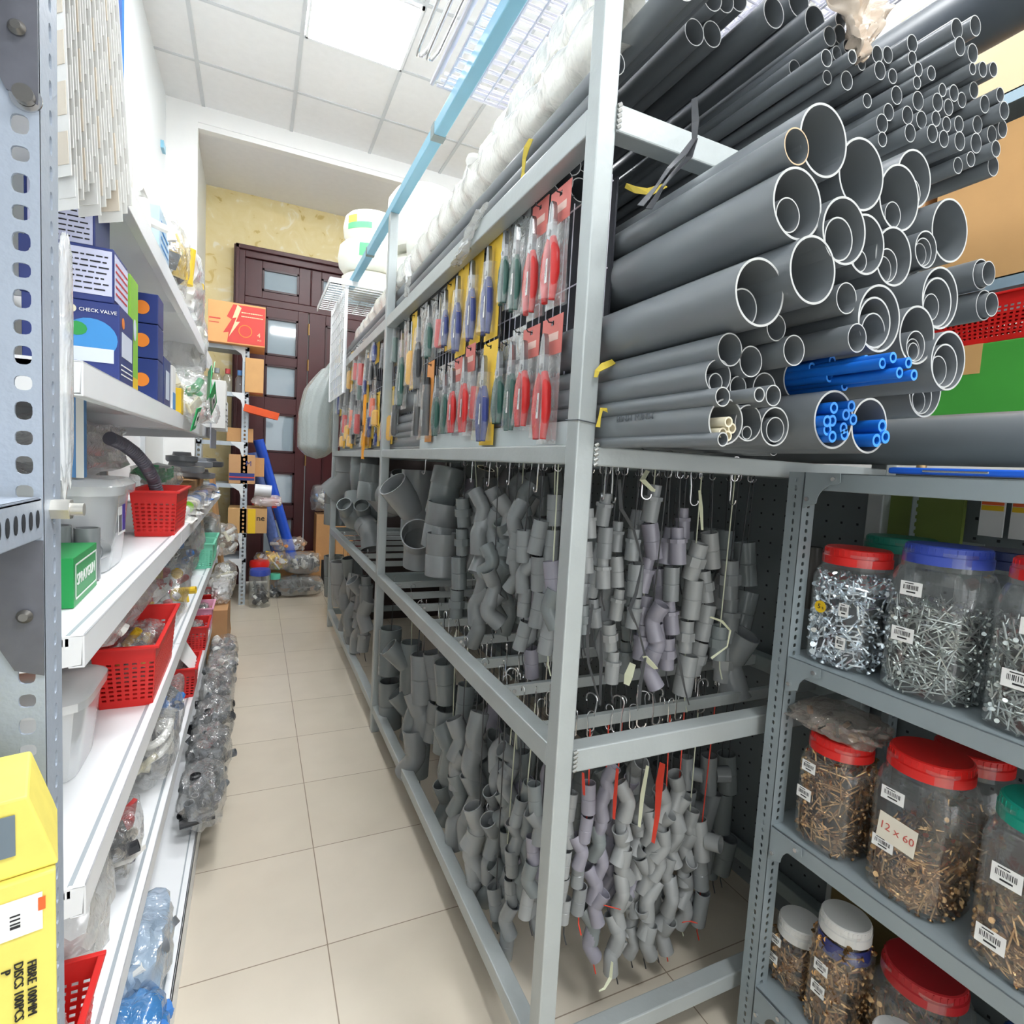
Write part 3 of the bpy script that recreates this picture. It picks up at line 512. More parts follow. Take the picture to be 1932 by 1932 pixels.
# far bay, lower level
WF = .78
LF = [(633, 1045, 1120, .60, ['coupling', 'elbow'], .026, 1), (648, 1060, 1150, .58, ['coupling'], .0255, 1), (668, 1050, 1110, .62, ['coupling'], .0245, 1), (655, 1100, 1210, .58, EL, .0165, 0), (668, 1095, 1200, .60, EL, .016, 3), (680, 1100, 1225, .58, ['elbow', 'union'], .017, 0), (692, 1090, 1215, .60, ['adaptor', 'elbow'], .017, 3), (664, 1150, 1230, .57, EL, .0155, 0)]
for i, (px, a, b, x, k, r, mi) in enumerate(LF):
    chain(px, a, b, 0, x, k, r, '%s string from left, lower far bay' % ORD2[i], 'dark', mi, hz=HZ2)
# upper level, right bay
WF = 1.0
UR = [(1112, 960, 1180, .97, AD, .015, 'dark', 3), (1145, 935, 1100, .985, AD, .0145, 'dark', 0), (1128, 1010, 1200, 1.01, AD, .0145, 'dark', 0), (1172, 985, 1260, 1.0, AD, .0155, 'dark', 3), (1200, 1000, 1170, .975, AD, .0155, 'dark', 0), (1234, 920, 1200, 1.0, AD, .0165, 'white', 2), (1208, 960, 1080, 1.06, CO, .0155, 'dark', 0), (1256, 1000, 1260, 1.02, AD, .017, 'dark', 2), (1290, 960, 1090, 1.04, ['adaptor'], .0155, 'dark', 0), (1275, 1000, 1230, .99, AD, .0165, 'dark', 2),
      (1313, 1025, 1270, 1.0, ['union', 'coupling'], .0185, 'white', 3), (1336, 1002, 1270, 1.04, ['coupling', 'union'], .0175, 'dark', 3), (1380, 1058, 1250, 1.05, ['union', 'adaptor'], .0205, 'dark', 3), (1412, 1020, 1180, 1.09, CO, .022, 'dark', 1), (1362, 1180, 1260, 1.0, ['union'], .019, 'white', 1), (1388, 1215, 1300, 1.04, ['elbow'], .028, 'dark', 0), (1150, 1110, 1250, 1.05, EL, .0155, 'dark', 0), (1240, 1150, 1260, .97, EL, .0165, 'dark', 2), (1190, 1080, 1260, 1.1, AD, .016, 'dark', 1)]
xs = sorted(range(len(UR)), key=lambda i: UR[i][0])
for i, (px, a, b, y, k, r, c, mi) in enumerate(UR):
    chain(px, a, b, 1, y, k, r, '%s string from left, upper end bay' % ORD2[xs.index(i)], c, mi, hz=HZ1)
# upper level, middle bay
WF = .92
UM = [(875, 940, 1165, .62, ['union', 'union', 'coupling'], .0165, 1), (893, 935, 1040, .66, ['elbow'], .016, 0), (912, 935, 1180, .62, ['elbow'], .0175, 0), (932, 1040, 1180, .60, ['right_angle_elbow', 'elbow'], .018, 0), (934, 930, 1050, .65, EL, .017, 0), (952, 950, 1165, .66, EL, .0165, 1), (975, 960, 1120, .62, ['elbow', 'coupling'], .0165, 0), (985, 920, 1060, .70, EL, .0165, 1), (996, 1000, 1230, .60, ['coupling', 'elbow', 'coupling'], .0165, 0), (1022, 980, 1200, .62, CO, .018, 0), (1044, 930, 1150, .64, CO, .0175, 0), (1008, 1110, 1255, .66, ['coupling', 'right_angle_elbow'], .0175, 2), (965, 905, 960, .72, ['right_angle_elbow'], .018, 1), (1042, 1060, 1200, .60, ['coupling', 'elbow'], .0175, 1), (960, 1050, 1170, .74, EL, .017, 1), (990, 940, 1140, .8, EL, .017, 1)]
xs = sorted(range(len(UM)), key=lambda i: UM[i][0])
for i, (px, a, b, x, k, r, mi) in enumerate(UM):
    chain(px, a, b, 0, x, k, r, '%s string from left, upper middle bay' % ORD2[xs.index(i)], ['dark', 'white', 'dark'][i % 3], mi, hz=HZ1)
# strings hanging deeper inside the rack, seen only in the gaps
WF = 1.0
for i in range(10):
    chain(880 + 19 * i, 1320 + 12 * i, 1600 + 14 * i, 0, .93 + .05 * (i % 3), [CO, EL][i % 2], .0185, 'deep %s string, lower middle bay' % ORD2[i], 'dark', 1, hz=HZ2)
for i in range(9):
    chain(868 + 22 * i, 900, 1120, 0, .95 + .05 * (i % 3), [EL, CO][i % 2], .0175, 'deep %s string, upper middle bay' % ORD2[i], 'dark', 1, hz=HZ1)
for i in range(9):
    chain(1110 + 32 * i, 1000, 1230 - 8 * i, 1, 1.3 + .05 * (i % 3), [CO, AD][i % 2], .018, 'deep %s string, upper end bay' % ORD2[i], 'dark', 1, hz=HZ1)
for i in range(8):
    chain(1100 + 36 * i, 1440, 1680 - 8 * i, 1, 1.4 + .05 * (i % 3), [CO, EL][i % 2], .0165, 'deep %s string, lower end bay' % ORD2[i], 'dark', 1, hz=HZ2)
# the large fittings: each hangs or stands alone
def bigfit(kind, px, py, axis, val, r, rot, label, mi=0, ang=None):
    P = on(px, py, axis, val); r = r * (800 if px > 725 else 620) * f_.dot(P - CAM) / F; mb = MB(); t = r * .07
    if kind == 'bend': mb.tube(bend(ang, r, r * 1.1, 9), r, 36, t, rr=[1.04, 1.03] + [.97] * 10 + [1.04])
    elif kind == 'sleeve': mb.tube([(0, 0, 1.35 * r), (0, 0, .05 * r), (0, 0, 0), (0, 0, -.05 * r), (0, 0, -1.35 * r)], r, 36, t, rr=[1.02, 1.02, .98, 1.02, 1.02])
    elif kind == 'ybranch':
        mb.tube([(0, 0, 2.3 * r), (0, 0, 1.1 * r), (0, 0, 1.0 * r), (0, 0, -1.9 * r)], r, 36, t, rr=[1.05, 1.05, .98, 1.0]); mb.tube([(.3 * r, 0, -.2 * r), (1.9 * r, 0, 1.4 * r)], r * .95, 36, t)
    elif kind == 'gully':
        mb.tube([(0, 0, r * .9), (0, 0, -.2 * r)], r * 1.25, 36, r * .1); mb.lathe([(.05 * r, -1.5 * r), (.8 * r, -1.35 * r), (1.3 * r, -.8 * r), (1.4 * r, -.2 * r), (1.25 * r, .1 * r)], 36)
        for s in (-.5, .5): mb.tube([(.9 * r, s * r, -.5 * r), (1.7 * r, s * 1.15 * r, -.2 * r)], r * .5, 24, r * .06)
    o = mb.build({'bend': 'large_elbow', 'sleeve': 'large_coupling', 'ybranch': 'large_branch', 'gully': 'large_trap'}[kind], FIT[mi], loc=P, ang=40); o.rotation_euler = [rad(a) for a in rot]
    return tag(o, label, 'pipe fitting', 'large grey fittings')
bigfit('ybranch', 787, 955, 0, .66, .037, (0, 0, 200), 'large grey Y-branch with an upright open mouth, under the yellow and blue pliers', 0)
bigfit('bend', 757, 955, 0, .66, .036, (0, -20, 100), 'large glossy grey elbow curving beside the middle post', 0, 88)
bigfit('bend', 740, 960, 0, .70, .036, (0, -25, 100), 'large grey elbow squeezed behind the middle post', 0, 88)
bigfit('bend', 790, 1025, 0, .62, .036, (0, 60, 250), 'large grey elbow lying lowest under the Y-branch', 0, 45)
bigfit('bend', 838, 930, 0, .64, .037, (10, 8, 70), 'large grey elbow at the top of the stacked wide couplings', 1, 45)
bigfit('sleeve', 832, 990, 0, .62, .0385, (4, 6, 0), 'large grey coupling in the middle of the wide string', 0)
bigfit('sleeve', 833, 1045, 0, .60, .037, (0, 0, 0), 'large grey coupling at the bottom of the wide string', 0)
bigfit('gully', 683, 960, 0, .62, .046, (0, -20, 240), 'large round grey trap with two open mouths, left of the middle post', 1)
bigfit('sleeve', 702, 910, 0, .60, .04, (0, 5, 0), 'tall grey coupling against the middle post, far bay', 1)
bigfit('bend', 660, 905, 0, .66, .045, (0, 0, 150), 'large grey elbow with its mouth up near the far post', 0, 45)
bigfit('bend', 684, 895, 0, .62, .04, (0, 20, 60), 'large grey elbow leaning over the round trap', 1, 45)
bigfit('sleeve', 643, 950, 0, .62, .047, (0, 0, 0), 'large grey coupling standing next to the far post', 1)
bigfit('bend', 664, 945, 0, .70, .042, (0, 0, 30), 'grey elbow with open mouth between the far post and the trap', 1, 88)
bigfit('bend', 700, 1005, 0, .64, .034, (0, 70, 100), 'large grey elbow lying on the bars below the round trap', 0, 45)
bigfit('ybranch', 752, 1300, 0, .78, .026, (20, 30, 120), 'large grey branch on the bottom rail by the middle post', 1)
# free hooks along the bars of the middle level and under the pipe shelf
for i, (px, py, ax, v) in enumerate([(1115, 1340, 2, .765), (1165, 1345, 2, .765), (1212, 1335, 2, .765), (1240, 1330, 2, .765), (1282, 1322, 2, .765), (1325, 1310, 2, .765), (955, 1240, 2, .762), (985, 1250, 2, .762), (1035, 1230, 2, .762), (918, 1240, 2, .762), (880, 1205, 2, .762), (935, 1180, 2, .762), (965, 1290, 2, .762), (840, 1175, 2, .762), (890, 880, 0, .6), (922, 885, 0, .6), (960, 880, 0, .6), (1012, 890, 0, .6), (800, 872, 0, .62), (1160, 905, 1, .97), (1222, 900, 1, .97), (1312, 915, 1, 1.0), (1385, 915, 1, 1.0), (1140, 900, 1, .95)]):
    P = on(px, py, ax, v); hook(P.x, P.y, P.z - .004, 'bare wire hook, %s of those hanging %s' % (ORD2[i % 14] if i < 14 else ORD2[i - 14], 'on the middle level bars' if i < 14 else 'under the pipe shelf'), 1.5)
# paper and plastic tails
def strip(pts, w, m, label, cat='strip'): return ribbon('plastic_strip', pts, w, m, label, cat)
DK = pm('dark_strip', '5a5c5e', .35, 0, .2, 30); PL = pm('pale_strip', 'dfe2c4', .6)
for i, (L, w, m, lab) in enumerate([([(1168, 905), (1172, 960), (1196, 1000), (1212, 1060), (1200, 1120), (1188, 1150), (1205, 1190), (1218, 1240), (1208, 1290), (1206, 1330)], .008, DK, 'long twisted dark strip hanging across the adaptors right of the near post'), ([(1118, 1140), (1108, 1200), (1110, 1250), (1130, 1320)], .007, DK, 'dark strip dangling beside the near post towards the lower bar'), ([(1134, 1190), (1134, 1250), (1132, 1330)], .007, DK, 'short dark strip dangling just right of the near post'), ([(1275, 1215), (1284, 1260), (1292, 1300), (1300, 1330)], .006, DK, 'dark strip ending above the middle end rail'),
      ([(1340, 1164), (1362, 1172), (1378, 1190), (1372, 1220), (1342, 1242)], .006, PL, 'curved pale strip sticking out of the couplings'), ([(1194, 1252), (1186, 1275), (1182, 1292)], .018, PL, 'pale yellow paper tag under the adaptors'), ([(1216, 1238), (1228, 1252), (1238, 1262)], .014, PL, 'pale yellow paper tag right of the long dark strip'), ([(1320, 925), (1323, 960), (1325, 1000)], .007, PL, 'pale strip above the union couplings'), ([(1222, 888), (1212, 905), (1232, 925), (1236, 925)], .012, PL, 'pale knotted strip on the hook over the mauve adaptors'),
      ([(1222, 1445), (1212, 1500), (1206, 1560)], .009, PL, 'pale strips hanging in the lower end bay'), ([(1250, 1440), (1244, 1480), (1240, 1540), (1232, 1590)], .016, CORD['red'], 'wide red strip hanging in the lower end bay'), ([(1165, 1450), (1160, 1510), (1158, 1545)], .008, CORD['red'], 'narrow red strip over the mauve elbows'), ([(1155, 1815), (1152, 1845), (1140, 1865), (1130, 1870)], .007, PL, 'pale tail reaching down to the floor of the end bay'), ([(1100, 1458), (1101, 1480), (1102, 1500)], .007, CORD['red'], 'red strip just right of the near post below the end rail'), ([(1140, 1708), (1155, 1712), (1170, 1716)], .006, CORD['red'], 'red strip tied at the bottom of the elbows'), ([(1288, 1740), (1302, 1738), (1315, 1742)], .008, CORD['red'], 'red strip tied round the lowest tees')]):
    strip([on(a, b, 1, .955) for a, b in L], w, m, lab)
# ================================================================ wire grid and tool packs on the aisle side
gt = thing('wire_grid', 'white wire grid panel behind the hanging tool packs, between the near and middle posts', 'wire grid', (.60, .93, 1.37))
def grid(t, y0, y1, z0, z1, x=.0, gap=.032, hg=.05, r=.0013):
    mb = MB(); y = y0
    while y <= y1 + 1e-6: mb.tube([(x, y, z0), (x, y, z1)], r, 5); y += gap
    mb.build('vertical_wires', WIRE, t)
    mb = MB(); z = z0
    while z <= z1 + .001: mb.tube([(x + .003, y0, z), (x + .003, y1, z)], r * 1.2, 5); z += hg
    mb.build('horizontal_wires', WIRE, t)
WIRE = pm('white_wire', 'dcdce6', .35, .2, .03)
grid(gt, 0, 1.64, 0, .49, gap=.034, hg=.16); grid_far = thing('wire_grid', 'white wire grid panel behind the tool packs beyond the middle post', 'wire grid', (.60, 2.64, 1.37)); grid(grid_far, 0, 1.7, 0, .46, gap=.05, hg=.16)
dkb = tag(MB().box(.612, .616, .93, 4.34, 1.352, 1.86).build('shade_sheet', pm('dark_sheet_shade', '24262e', .8)), 'dark sheet standing in for the shade of the pipes behind the wire grids', 'sheet')  # dark colour stands in for the shade among the pipes
TM = {}
TM['card_red'] = pm('red_card', 'd8766e', .5, 0, .15, 30); TM['card_clear'] = film('clear_card', 'e8eeee', .16); TM['card_yel'] = pm('yellow_card', 'f0c63c', .5, 0, .05); TM['card_or'] = pm('orange_card', 'e0954a', .5)
JAW = pm('tool_steel', 'a8aaac', .25, .85, .15, 20); HR = pm('red_grip', 'd42a28', .3, 0, .08); HG = pm('dark_green_grip', '2c5a50', .3, 0, .1); HB = pm('blue_grip', '2b3a80', .3); HY = pm('yellow_grip', 'f0b828', .35); HO = pm('orange_grip', 'f0662c', .35); HK = pm('black_grip', '2a2c30', .4); BLI = film('blister_shell', 'ffffff', .05, .06, .4, .3)
STK = pm('printed_sticker', 'f0f0ee', .5)
def sticker(M, w, h, parent, name='price_label', vertical=False, bars=True):
    """white price label with a printed barcode"""
    mb = MB().box(-w / 2, w / 2, -h / 2, h / 2, 0, .0006)
    if bars:
        k = 0; q = random.Random(int(w * 1e5))
        L = h if vertical else w; p = -L * .36
        while p < L * .34:
            b = L * q.choice([.012, .02, .03])
            if vertical: mb.box(-w * .25, w * .12, p, p + b, .0006, .0009, 1)
            else: mb.box(p, p + b, -h * .08, h * .24, .0006, .0009, 1)
            p += b + L * q.choice([.015, .025, .04])
        if not vertical: mb.box(-w * .2, w * .22, -h * .3, -h * .2, .0006, .0009, 1).box(-w * .3, w * .1, h * .34, h * .4, .0006, .0009, 1)
        else: mb.box(w * .2, w * .28, -h * .25, h * .25, .0006, .0009, 1)
    o = mb.build(name, [STK, INK], parent, M=M); return o
def pliers(W, H, grip, parent, kind='pliers', tips=None):
    """two curved grips, pivot and jaws; drawn inside W x H, hanging with the jaws up"""
    g1 = [(-.10, .12), (-.30, -.02), (-.36, -.22), (-.24, -.46)]; z = .012
    for s in (-1, 1):
        MB().tube([(s * -x * W, y * H, z) for x, y in [(p[0], p[1]) for p in g1]] and [(s * abs(x) * W, y * H, z) for x, y in g1], W * .14, 12, rr=[.8, 1.1, 1.1, .75]).build('grip', grip, parent)
        j = MB().prism([(s * .02 * W, .46 * H), (s * .1 * W, .42 * H), (s * .17 * W, .28 * H), (s * .16 * W, .12 * H), (s * .0, .1 * H)][::s], z - .006, z + .006)
        j.build('jaw', JAW, parent, bevel=.001)
        if tips: MB().tube([(s * .24 * W, -.02 * H, z), (s * .33 * W, .02 * H, z + .002)], W * .1, 8).build('grip_guard', tips, parent)
    MB().tube([(0, .17 * H, z - .008), (0, .17 * H, z + .009)], W * .1, 14).build('pivot', JAW, parent)
def toolpack(px, py0, py1, w, kind, label, x=.572, both=True):
    A = on(px, py0, 0, x); y = A.y; z1 = A.z; z0 = zat(x, y, py1); H = z1 - z0
    t = thing('tool_pack', label, 'tool pack', group='packed hand tools on the wire grid', M=face_aisle_from_right((x, y, (z0 + z1) / 2)))
    card = {'red': 'card_red', 'green': 'card_clear', 'yellow': 'card_yel', 'orange': 'card_or', 'driver': 'card_yel', 'clear': 'card_clear', 'knife': 'card_clear', 'saw': 'card_clear', 'snips': 'card_clear'}[kind]
    mc = TM[card]; ch = .30 if kind == 'red' else 1.0
    # hanging card with its peg slot
    a, b = -w * .56, w * .56; top = H / 2; e = .006
    MB().box(a, -e, top - .018, top - .008, 0, .001).box(e, b, top - .018, top - .008, 0, .001).box(a, b, top - .008, top, 0, .001).box(a, b, -H / 2 if ch == 1.0 else top - H * ch, top - .018, 0, .001).build('card', mc, t)
    if kind == 'red' and True:
        MB().box(a, b, -H / 2, top - H * ch, 0, .001).build('clear_backing', BLI, t)
        MB().box(-.36 * w, .36 * w, top - .05, top - .034, .001, .0014).build('printed_band', pm('pale_print', 'ecc8bc', .5), t)
    # blister shell
    MB().tube([(0, top - .05 - .12 * H, .006), (0, -H * .46, .006)], w * .42, 14, rr=[.7, 1]).build('blister', BLI, t)
    HH = H * .9; inner = None
    p2 = bpy.data.objects.new('pliers', None) if kind in ('red', 'green', 'yellow', 'snips') else None
    if p2: COL.objects.link(p2); p2.parent = t; p2.location = (0, -H * .05, .004)
    w_t = w * .84
    if kind == 'red': pliers(w_t, HH, HR, p2)
    elif kind == 'green': pliers(w_t, HH, HG, p2)
    elif kind == 'snips': pliers(w_t, HH, HK, p2)
    elif kind == 'yellow': pliers(w_t * .88, HH, HB, p2, tips=HY)
    elif kind == 'orange':
        MB().tube([(0, -.42 * H, .01), (.0, .05 * H, .01), (.004, .3 * H, .01)], w * .2, 12, rr=[1, 1, .5]).build('grip', HK, t)
    elif kind == 'driver':
        MB().tube([(0, -.44 * H, .01), (0, -.4 * H, .01), (0, -.05 * H, .01), (0, 0, .01)], w * .26, 10, rr=[.7, 1, .95, .5]).build('handle', HY, t)
        MB().tube([(0, 0, .01), (0, .38 * H, .01)], w * .05, 8).build('shaft', JAW, t)
    elif kind in ('clear', 'knife'):
        hm = HO if kind == 'knife' else rnd.choice([HK, HG, HR])
        MB().tube([(0, -.44 * H, .01), (0, -.4 * H, .01), (0, 0, .01)], w * .24, 10, rr=[.7, 1, .8]).build('handle', hm, t)
        MB().prism([(-.1 * w, 0), (.1 * w, 0), (.14 * w, .36 * H), (0, .42 * H), (-.1 * w, .36 * H)], .008, .012).build('blade', JAW, t)
    if kind in ('red', 'yellow') or rnd.random() < .4: sticker(Matrix.Translation((-.18 * w, -.2 * H, .02)), w * .24, H * .2, t, vertical=True)
    # wire peg that carries it
    MB().tube([(0, top - .012, -.03), (0, top - .012, .01), (0, top - .006, .014)], .0016, 6).build('peg_hook', HK, t)
    return t
TP = [(1060, 352, 580, .075, 'red', 'largest red-handled plier pack in the upper row next to the near post', .558), (1021, 380, 602, .07, 'red', 'red-handled plier pack second from the near post, upper row', .572), (990, 398, 596, .062, 'green', 'dark green plier pack of the upper row next to the red ones', .575), (967, 415, 582, .062, 'green', 'dark green plier pack of the upper row beside the yellow card', .578),
      (936, 438, 640, .085, 'yellow', 'yellow card with blue-handled pliers, the nearest one of the upper row', .57), (904, 468, 650, .08, 'yellow', 'yellow card with blue-handled pliers, second nearest of the upper row', .575), (876, 498, 672, .085, 'yellow', 'yellow card with blue-handled pliers, third of the upper row', .57), (852, 530, 660, .07, 'yellow', 'narrow yellow card with slim pliers, fourth of the upper row', .578),
      (837, 545, 664, .065, 'clear', 'clear pack with a slim tool between yellow cards and green snips', .575), (820, 560, 680, .08, 'green', 'green-handled plier pack hanging left of the yellow cards', .57), (800, 575, 742, .085, 'snips', 'black-handled snips pack with red pivot, left part of the upper row', .562), (783, 590, 735, .07, 'driver', 'yellow-handled driver pack in the left part of the upper row', .57), (768, 600, 772, .08, 'green', 'long green-handled pack hanging low at the left of the upper row', .565), (752, 585, 690, .06, 'clear', 'clear pack with a black rod tool near the middle post', .575), (741, 600, 725, .065, 'driver', 'yellow tool pack just right of the middle post', .57), (729, 620, 700, .06, 'clear', 'small clear pack touching the middle post', .575),
      (1044, 598, 838, .078, 'red', 'red-handled pliers with open curved grips, lower row next to the near post', .556), (1004, 617, 812, .075, 'red', 'red-handled plier pack second from the near post, lower row', .568), (981, 618, 820, .068, 'green', 'dark green plier pack right of the yellow card, lower row', .572), (956, 640, 806, .07, 'green', 'dark green plier pack touching the yellow card, lower row', .575), (927, 645, 840, .088, 'yellow', 'yellow card with blue-handled pliers, the only one in the lower row', .56), (906, 660, 800, .06, 'clear', 'clear pack half hidden left of the lower yellow card', .578),
      (889, 650, 822, .07, 'red', 'red-handled plier pack in the middle of the lower row', .565), (866, 676, 822, .065, 'red', 'smaller red-handled plier pack in the middle of the lower row', .57), (851, 683, 824, .06, 'green', 'green-handled plier pack left of the small red one, lower row', .572), (834, 690, 828, .07, 'green', 'green-handled pack beside the orange card, lower row', .572), (814, 682, 834, .075, 'orange', 'orange card with a black tool at the left end of the lower row', .562), (795, 705, 830, .06, 'clear', 'clear pack with a brown-handled tool left of the orange card', .57),
      (741, 730, 838, .065, 'driver', 'yellow-handled screwdriver pack low beside the middle post', .566), (729, 760, 836, .06, 'knife', 'orange-handled knife low beside the middle post', .57), (752, 700, 830, .06, 'clear', 'clear pack low beside the yellow screwdriver', .575),
      (708, 655, 730, .07, 'snips', 'black tool pack just beyond the middle post', .57), (708, 712, 792, .07, 'knife', 'bright orange-handled pack just beyond the middle post', .555), (696, 665, 760, .07, 'yellow', 'yellow-headed long blade pack beyond the middle post', .57), (684, 680, 760, .07, 'clear', 'clear pack beyond the long yellow one', .575), (700, 780, 845, .07, 'driver', 'amber-handled pack hanging low beyond the middle post', .565), (672, 700, 790, .08, 'clear', 'clear pack far along the grid', .57), (672, 770, 840, .08, 'snips', 'dark pack hanging low far along the grid', .57), (662, 690, 770, .09, 'clear', 'pale clear pack at the far end of the grid', .575), (715, 800, 842, .06, 'yellow', 'small yellow card low by the middle post', .57), (660, 770, 835, .09, 'driver', 'pack with a brass handle at the far low end', .575), (641, 640, 700, .09, 'driver', 'yellow tool at the far upper end of the grid', .56)]
q4 = random.Random(12); far = [(645, 700), (652, 690), (655, 745), (665, 660), (669, 735), (677, 650), (679, 740), (687, 640), (693, 790), (702, 630), (704, 745), (714, 620), (714, 740), (664, 800), (650, 800)]
for i, (px, py) in enumerate(far):
    TP.append((px, py, min(846, py + q4.randint(55, 95)), .085, q4.choice(['driver', 'clear', 'yellow', 'knife', 'snips', 'clear', 'driver']), 'small tool pack crowded on the far grid, %s counted from the far end' % ORD2[sorted(far).index((px, py))], .568 - .004 * (i % 3)))
for px, a, b, wd, k, lab, x in TP: toolpack(px, a, b, wd, k, lab, x)
# orange saw sleeve and the blue glove pack
A = on(690, 745, 0, .53); B = on(684, 866, 0, .53)
tag(MB().prism([(-.028, -(A.z - B.z) / 2), (.02, -(A.z - B.z) / 2), (.028, (A.z - B.z) / 2), (-.02, (A.z - B.z) / 2)], 0, .008).box(-.012, .012, -.03, .01, .008, .0085, 1).build('saw_sleeve', [pm('amber_sleeve', 'f5a416', .45), INK], M=face_aisle_from_right((.53, A.y, (A.z + B.z) / 2))), 'long amber saw sleeve hanging lowest beyond the middle post', 'saw')
tag(MB().tube([on(640, 690, 0, .55), on(639, 720, 0, .55), on(638, 745, 0, .55)], .045, 12, rr=[.8, 1, .7]).build('rolled_gloves', pm('blue_cloth', '2a7fd0', .7, 0, .2, 30, .2)), 'blue rolled pack at the far end of the wire grid', 'gloves')
# slotted white price rail under the packs
tag(MB().box(.57, .574, .96, 2.1, 1.352, 1.40).build('price_rail', pm('pale_rail', 'c8d0d0', .5)), 'pale flat strip standing on the shelf rail under the lower tool row', 'strip')
# ================================================================ slotted-angle shelving with the screw jars
SH = pm('blue_grey_shelf_paint', '929da1', .33, .1, .06, 8)
HOLE = pm('slot_shadow', '20242a', .8)
def punched(mb, W, z0, z1, pitch, c, hw, hh, P, th):
    """plate W wide with oval slots; P(u, v, w) maps across, up, through to a point"""
    n = 16; ang = sorted([2 * pi * k / n for k in range(n)]); k = 0; z = z0
    while z < z1 - 1e-4:
        zt = min(z + pitch, z1); cz = (z + zt) / 2; h = hh * (1, .78)[k % 2] if zt - z > pitch * .9 else 0
        if h:
            ho = []; ro = []
            for a_ in ang:
                ca, sa = cos(a_), sin(a_); e = (abs(ca) ** 3 + abs(sa) ** 3) ** (1 / 3)
                ho.append((c + hw * ca / e, cz + h * sa / e))
                ru = ((W - c) / ca if ca > 1e-6 else (-c) / ca if ca < -1e-6 else 1e9); rv = ((zt - cz) / abs(sa) if abs(sa) > 1e-6 else 1e9); r = min(ru, rv)
                ro.append((c + r * ca, cz + r * sa))
            # snap the nearest rim points onto the four corners
            for cu, cv in ((W, zt), (0, zt), (0, z), (W, z)):
                j = min(range(n), key=lambda q: hypot(ro[q][0] - cu, ro[q][1] - cv)); ro[j] = (cu, cv)
            vs = [P(u, v, 0) for u, v in ro] + [P(u, v, 0) for u, v in ho] + [P(u, v, th) for u, v in ro] + [P(u, v, th) for u, v in ho]; fs = []
            for j in range(n):
                q = (j + 1) % n; fs += [(j, q, n + q, n + j), (2 * n + q, 2 * n + j, 3 * n + j, 3 * n + q), (n + j, n + q, 3 * n + q, 3 * n + j)]
            mb.add(vs, fs)
        else: mb.add([P(0, z, 0), P(W, z, 0), P(W, zt, 0), P(0, zt, 0), P(0, z, th), P(W, z, th), P(W, zt, th), P(0, zt, th)], [(0, 1, 2, 3), (7, 6, 5, 4)])
        mb.add([P(0, z, 0), P(0, zt, 0), P(0, zt, th), P(0, z, th), P(W, z, 0), P(W, zt, 0), P(W, zt, th), P(W, z, th)], [(0, 1, 2, 3), (7, 6, 5, 4)])
        z = zt; k += 1
def slotted_angle(t, x, y, z0, z1, sx, sy, leg=.038, name='upright', mat=SH, pitch=.0178, big=False, legx=None, cx_=.5, cy_=.5, hx=.0045, hy=.003, hh=.0058):
    """angle post: one leg in the x direction (sign sx), one in the y direction (sign sy), real punched slots"""
    th = .002; mb = MB(); L = Vector(t.location); sc = pitch / .018
    punched(mb, leg, z0, z1, pitch, leg * cx_, hx * sc, hh * sc, lambda u, v, w_: Vector((x + sx * u, y + sy * w_, v)) - L, th)
    mb2 = MB(); punched(mb2, leg, z0, z1, pitch, leg * cy_, hy * sc, hh * sc, lambda u, v, w_: Vector((x + sx * w_, y + sy * (u + th * .2), v)) - L, th)
    k = len(mb.v); mb.v += mb2.v; mb.f += [tuple(i + k for i in f) for f in mb2.f]; mb.m += mb2.m; mb.s += mb2.s
    return mb.build(name, mat, t)
def gusset(t, x, y, z, sy, size=.075, name='gusset_plate', mat=SH, sx=-1):
    """corner plate lying against the front lip, concave edge below"""
    pts = [(0, 0), (size, 0), (size * 1.02, -.018)]
    for i in range(7):
        a = pi / 2 * i / 6; pts.append((size - .006 - (size - .03) * sin(a) * .9, -size + .012 + (size - .03) * cos(a) * .9))
    pts += [(0, -size)]
    M = fr((x - t.location[0] - .0035, y - t.location[1], z - t.location[2]), (0, sy, 0), (0, 0, 1), (sy, 0, 0))
    o = MB().prism(pts, -.001, .001).build(name, mat, t, M=M)
    return o
ju = thing('slotted_shelving', 'blue-grey slotted-angle shelving holding the jars of screws', 'shelving', (1.045, .835, 0))
XJ, YJ = 1.045, .805
slotted_angle(ju, XJ, YJ, 0, 1.325, 1, 1)
slotted_angle(ju, XJ + .42, YJ, 0, 1.325, -1, 1)
slotted_angle(ju, XJ, -.16, 0, 1.325, 1, -1); slotted_angle(ju, XJ + .42, -.16, 0, 1.325, -1, -1)
JZ = (1.325, .930, .548, .165)
for i, z in enumerate(JZ):
    mb = MB().box(XJ + .003, XJ + .417, -.155, YJ - .003, z - .003, z).box(XJ + .003, XJ + .006, -.155, YJ - .003, z - .036, z).box(XJ + .414, XJ + .417, -.155, YJ - .003, z - .036, z).box(XJ + .003, XJ + .417, YJ - .006, YJ - .003, z - .036, z)
    for v in range(len(mb.v)): p = mb.v[v]; mb.v[v] = (p[0] - XJ, p[1] - YJ, p[2])
    mb.build('shelf_plate', SH, ju, bevel=.0012)
    gusset(ju, XJ + .001, YJ - .004, z, -1)
    for dy, dz in ((.066, .012), (.012, .055)):
        MB().tube([(XJ + .003 - 1.045, -dy - .03, z - dz), (XJ - .007 - 1.045, -dy - .03, z - dz)], .0055, 10, rr=[1, .8]).build('bolt', CHROME, ju)
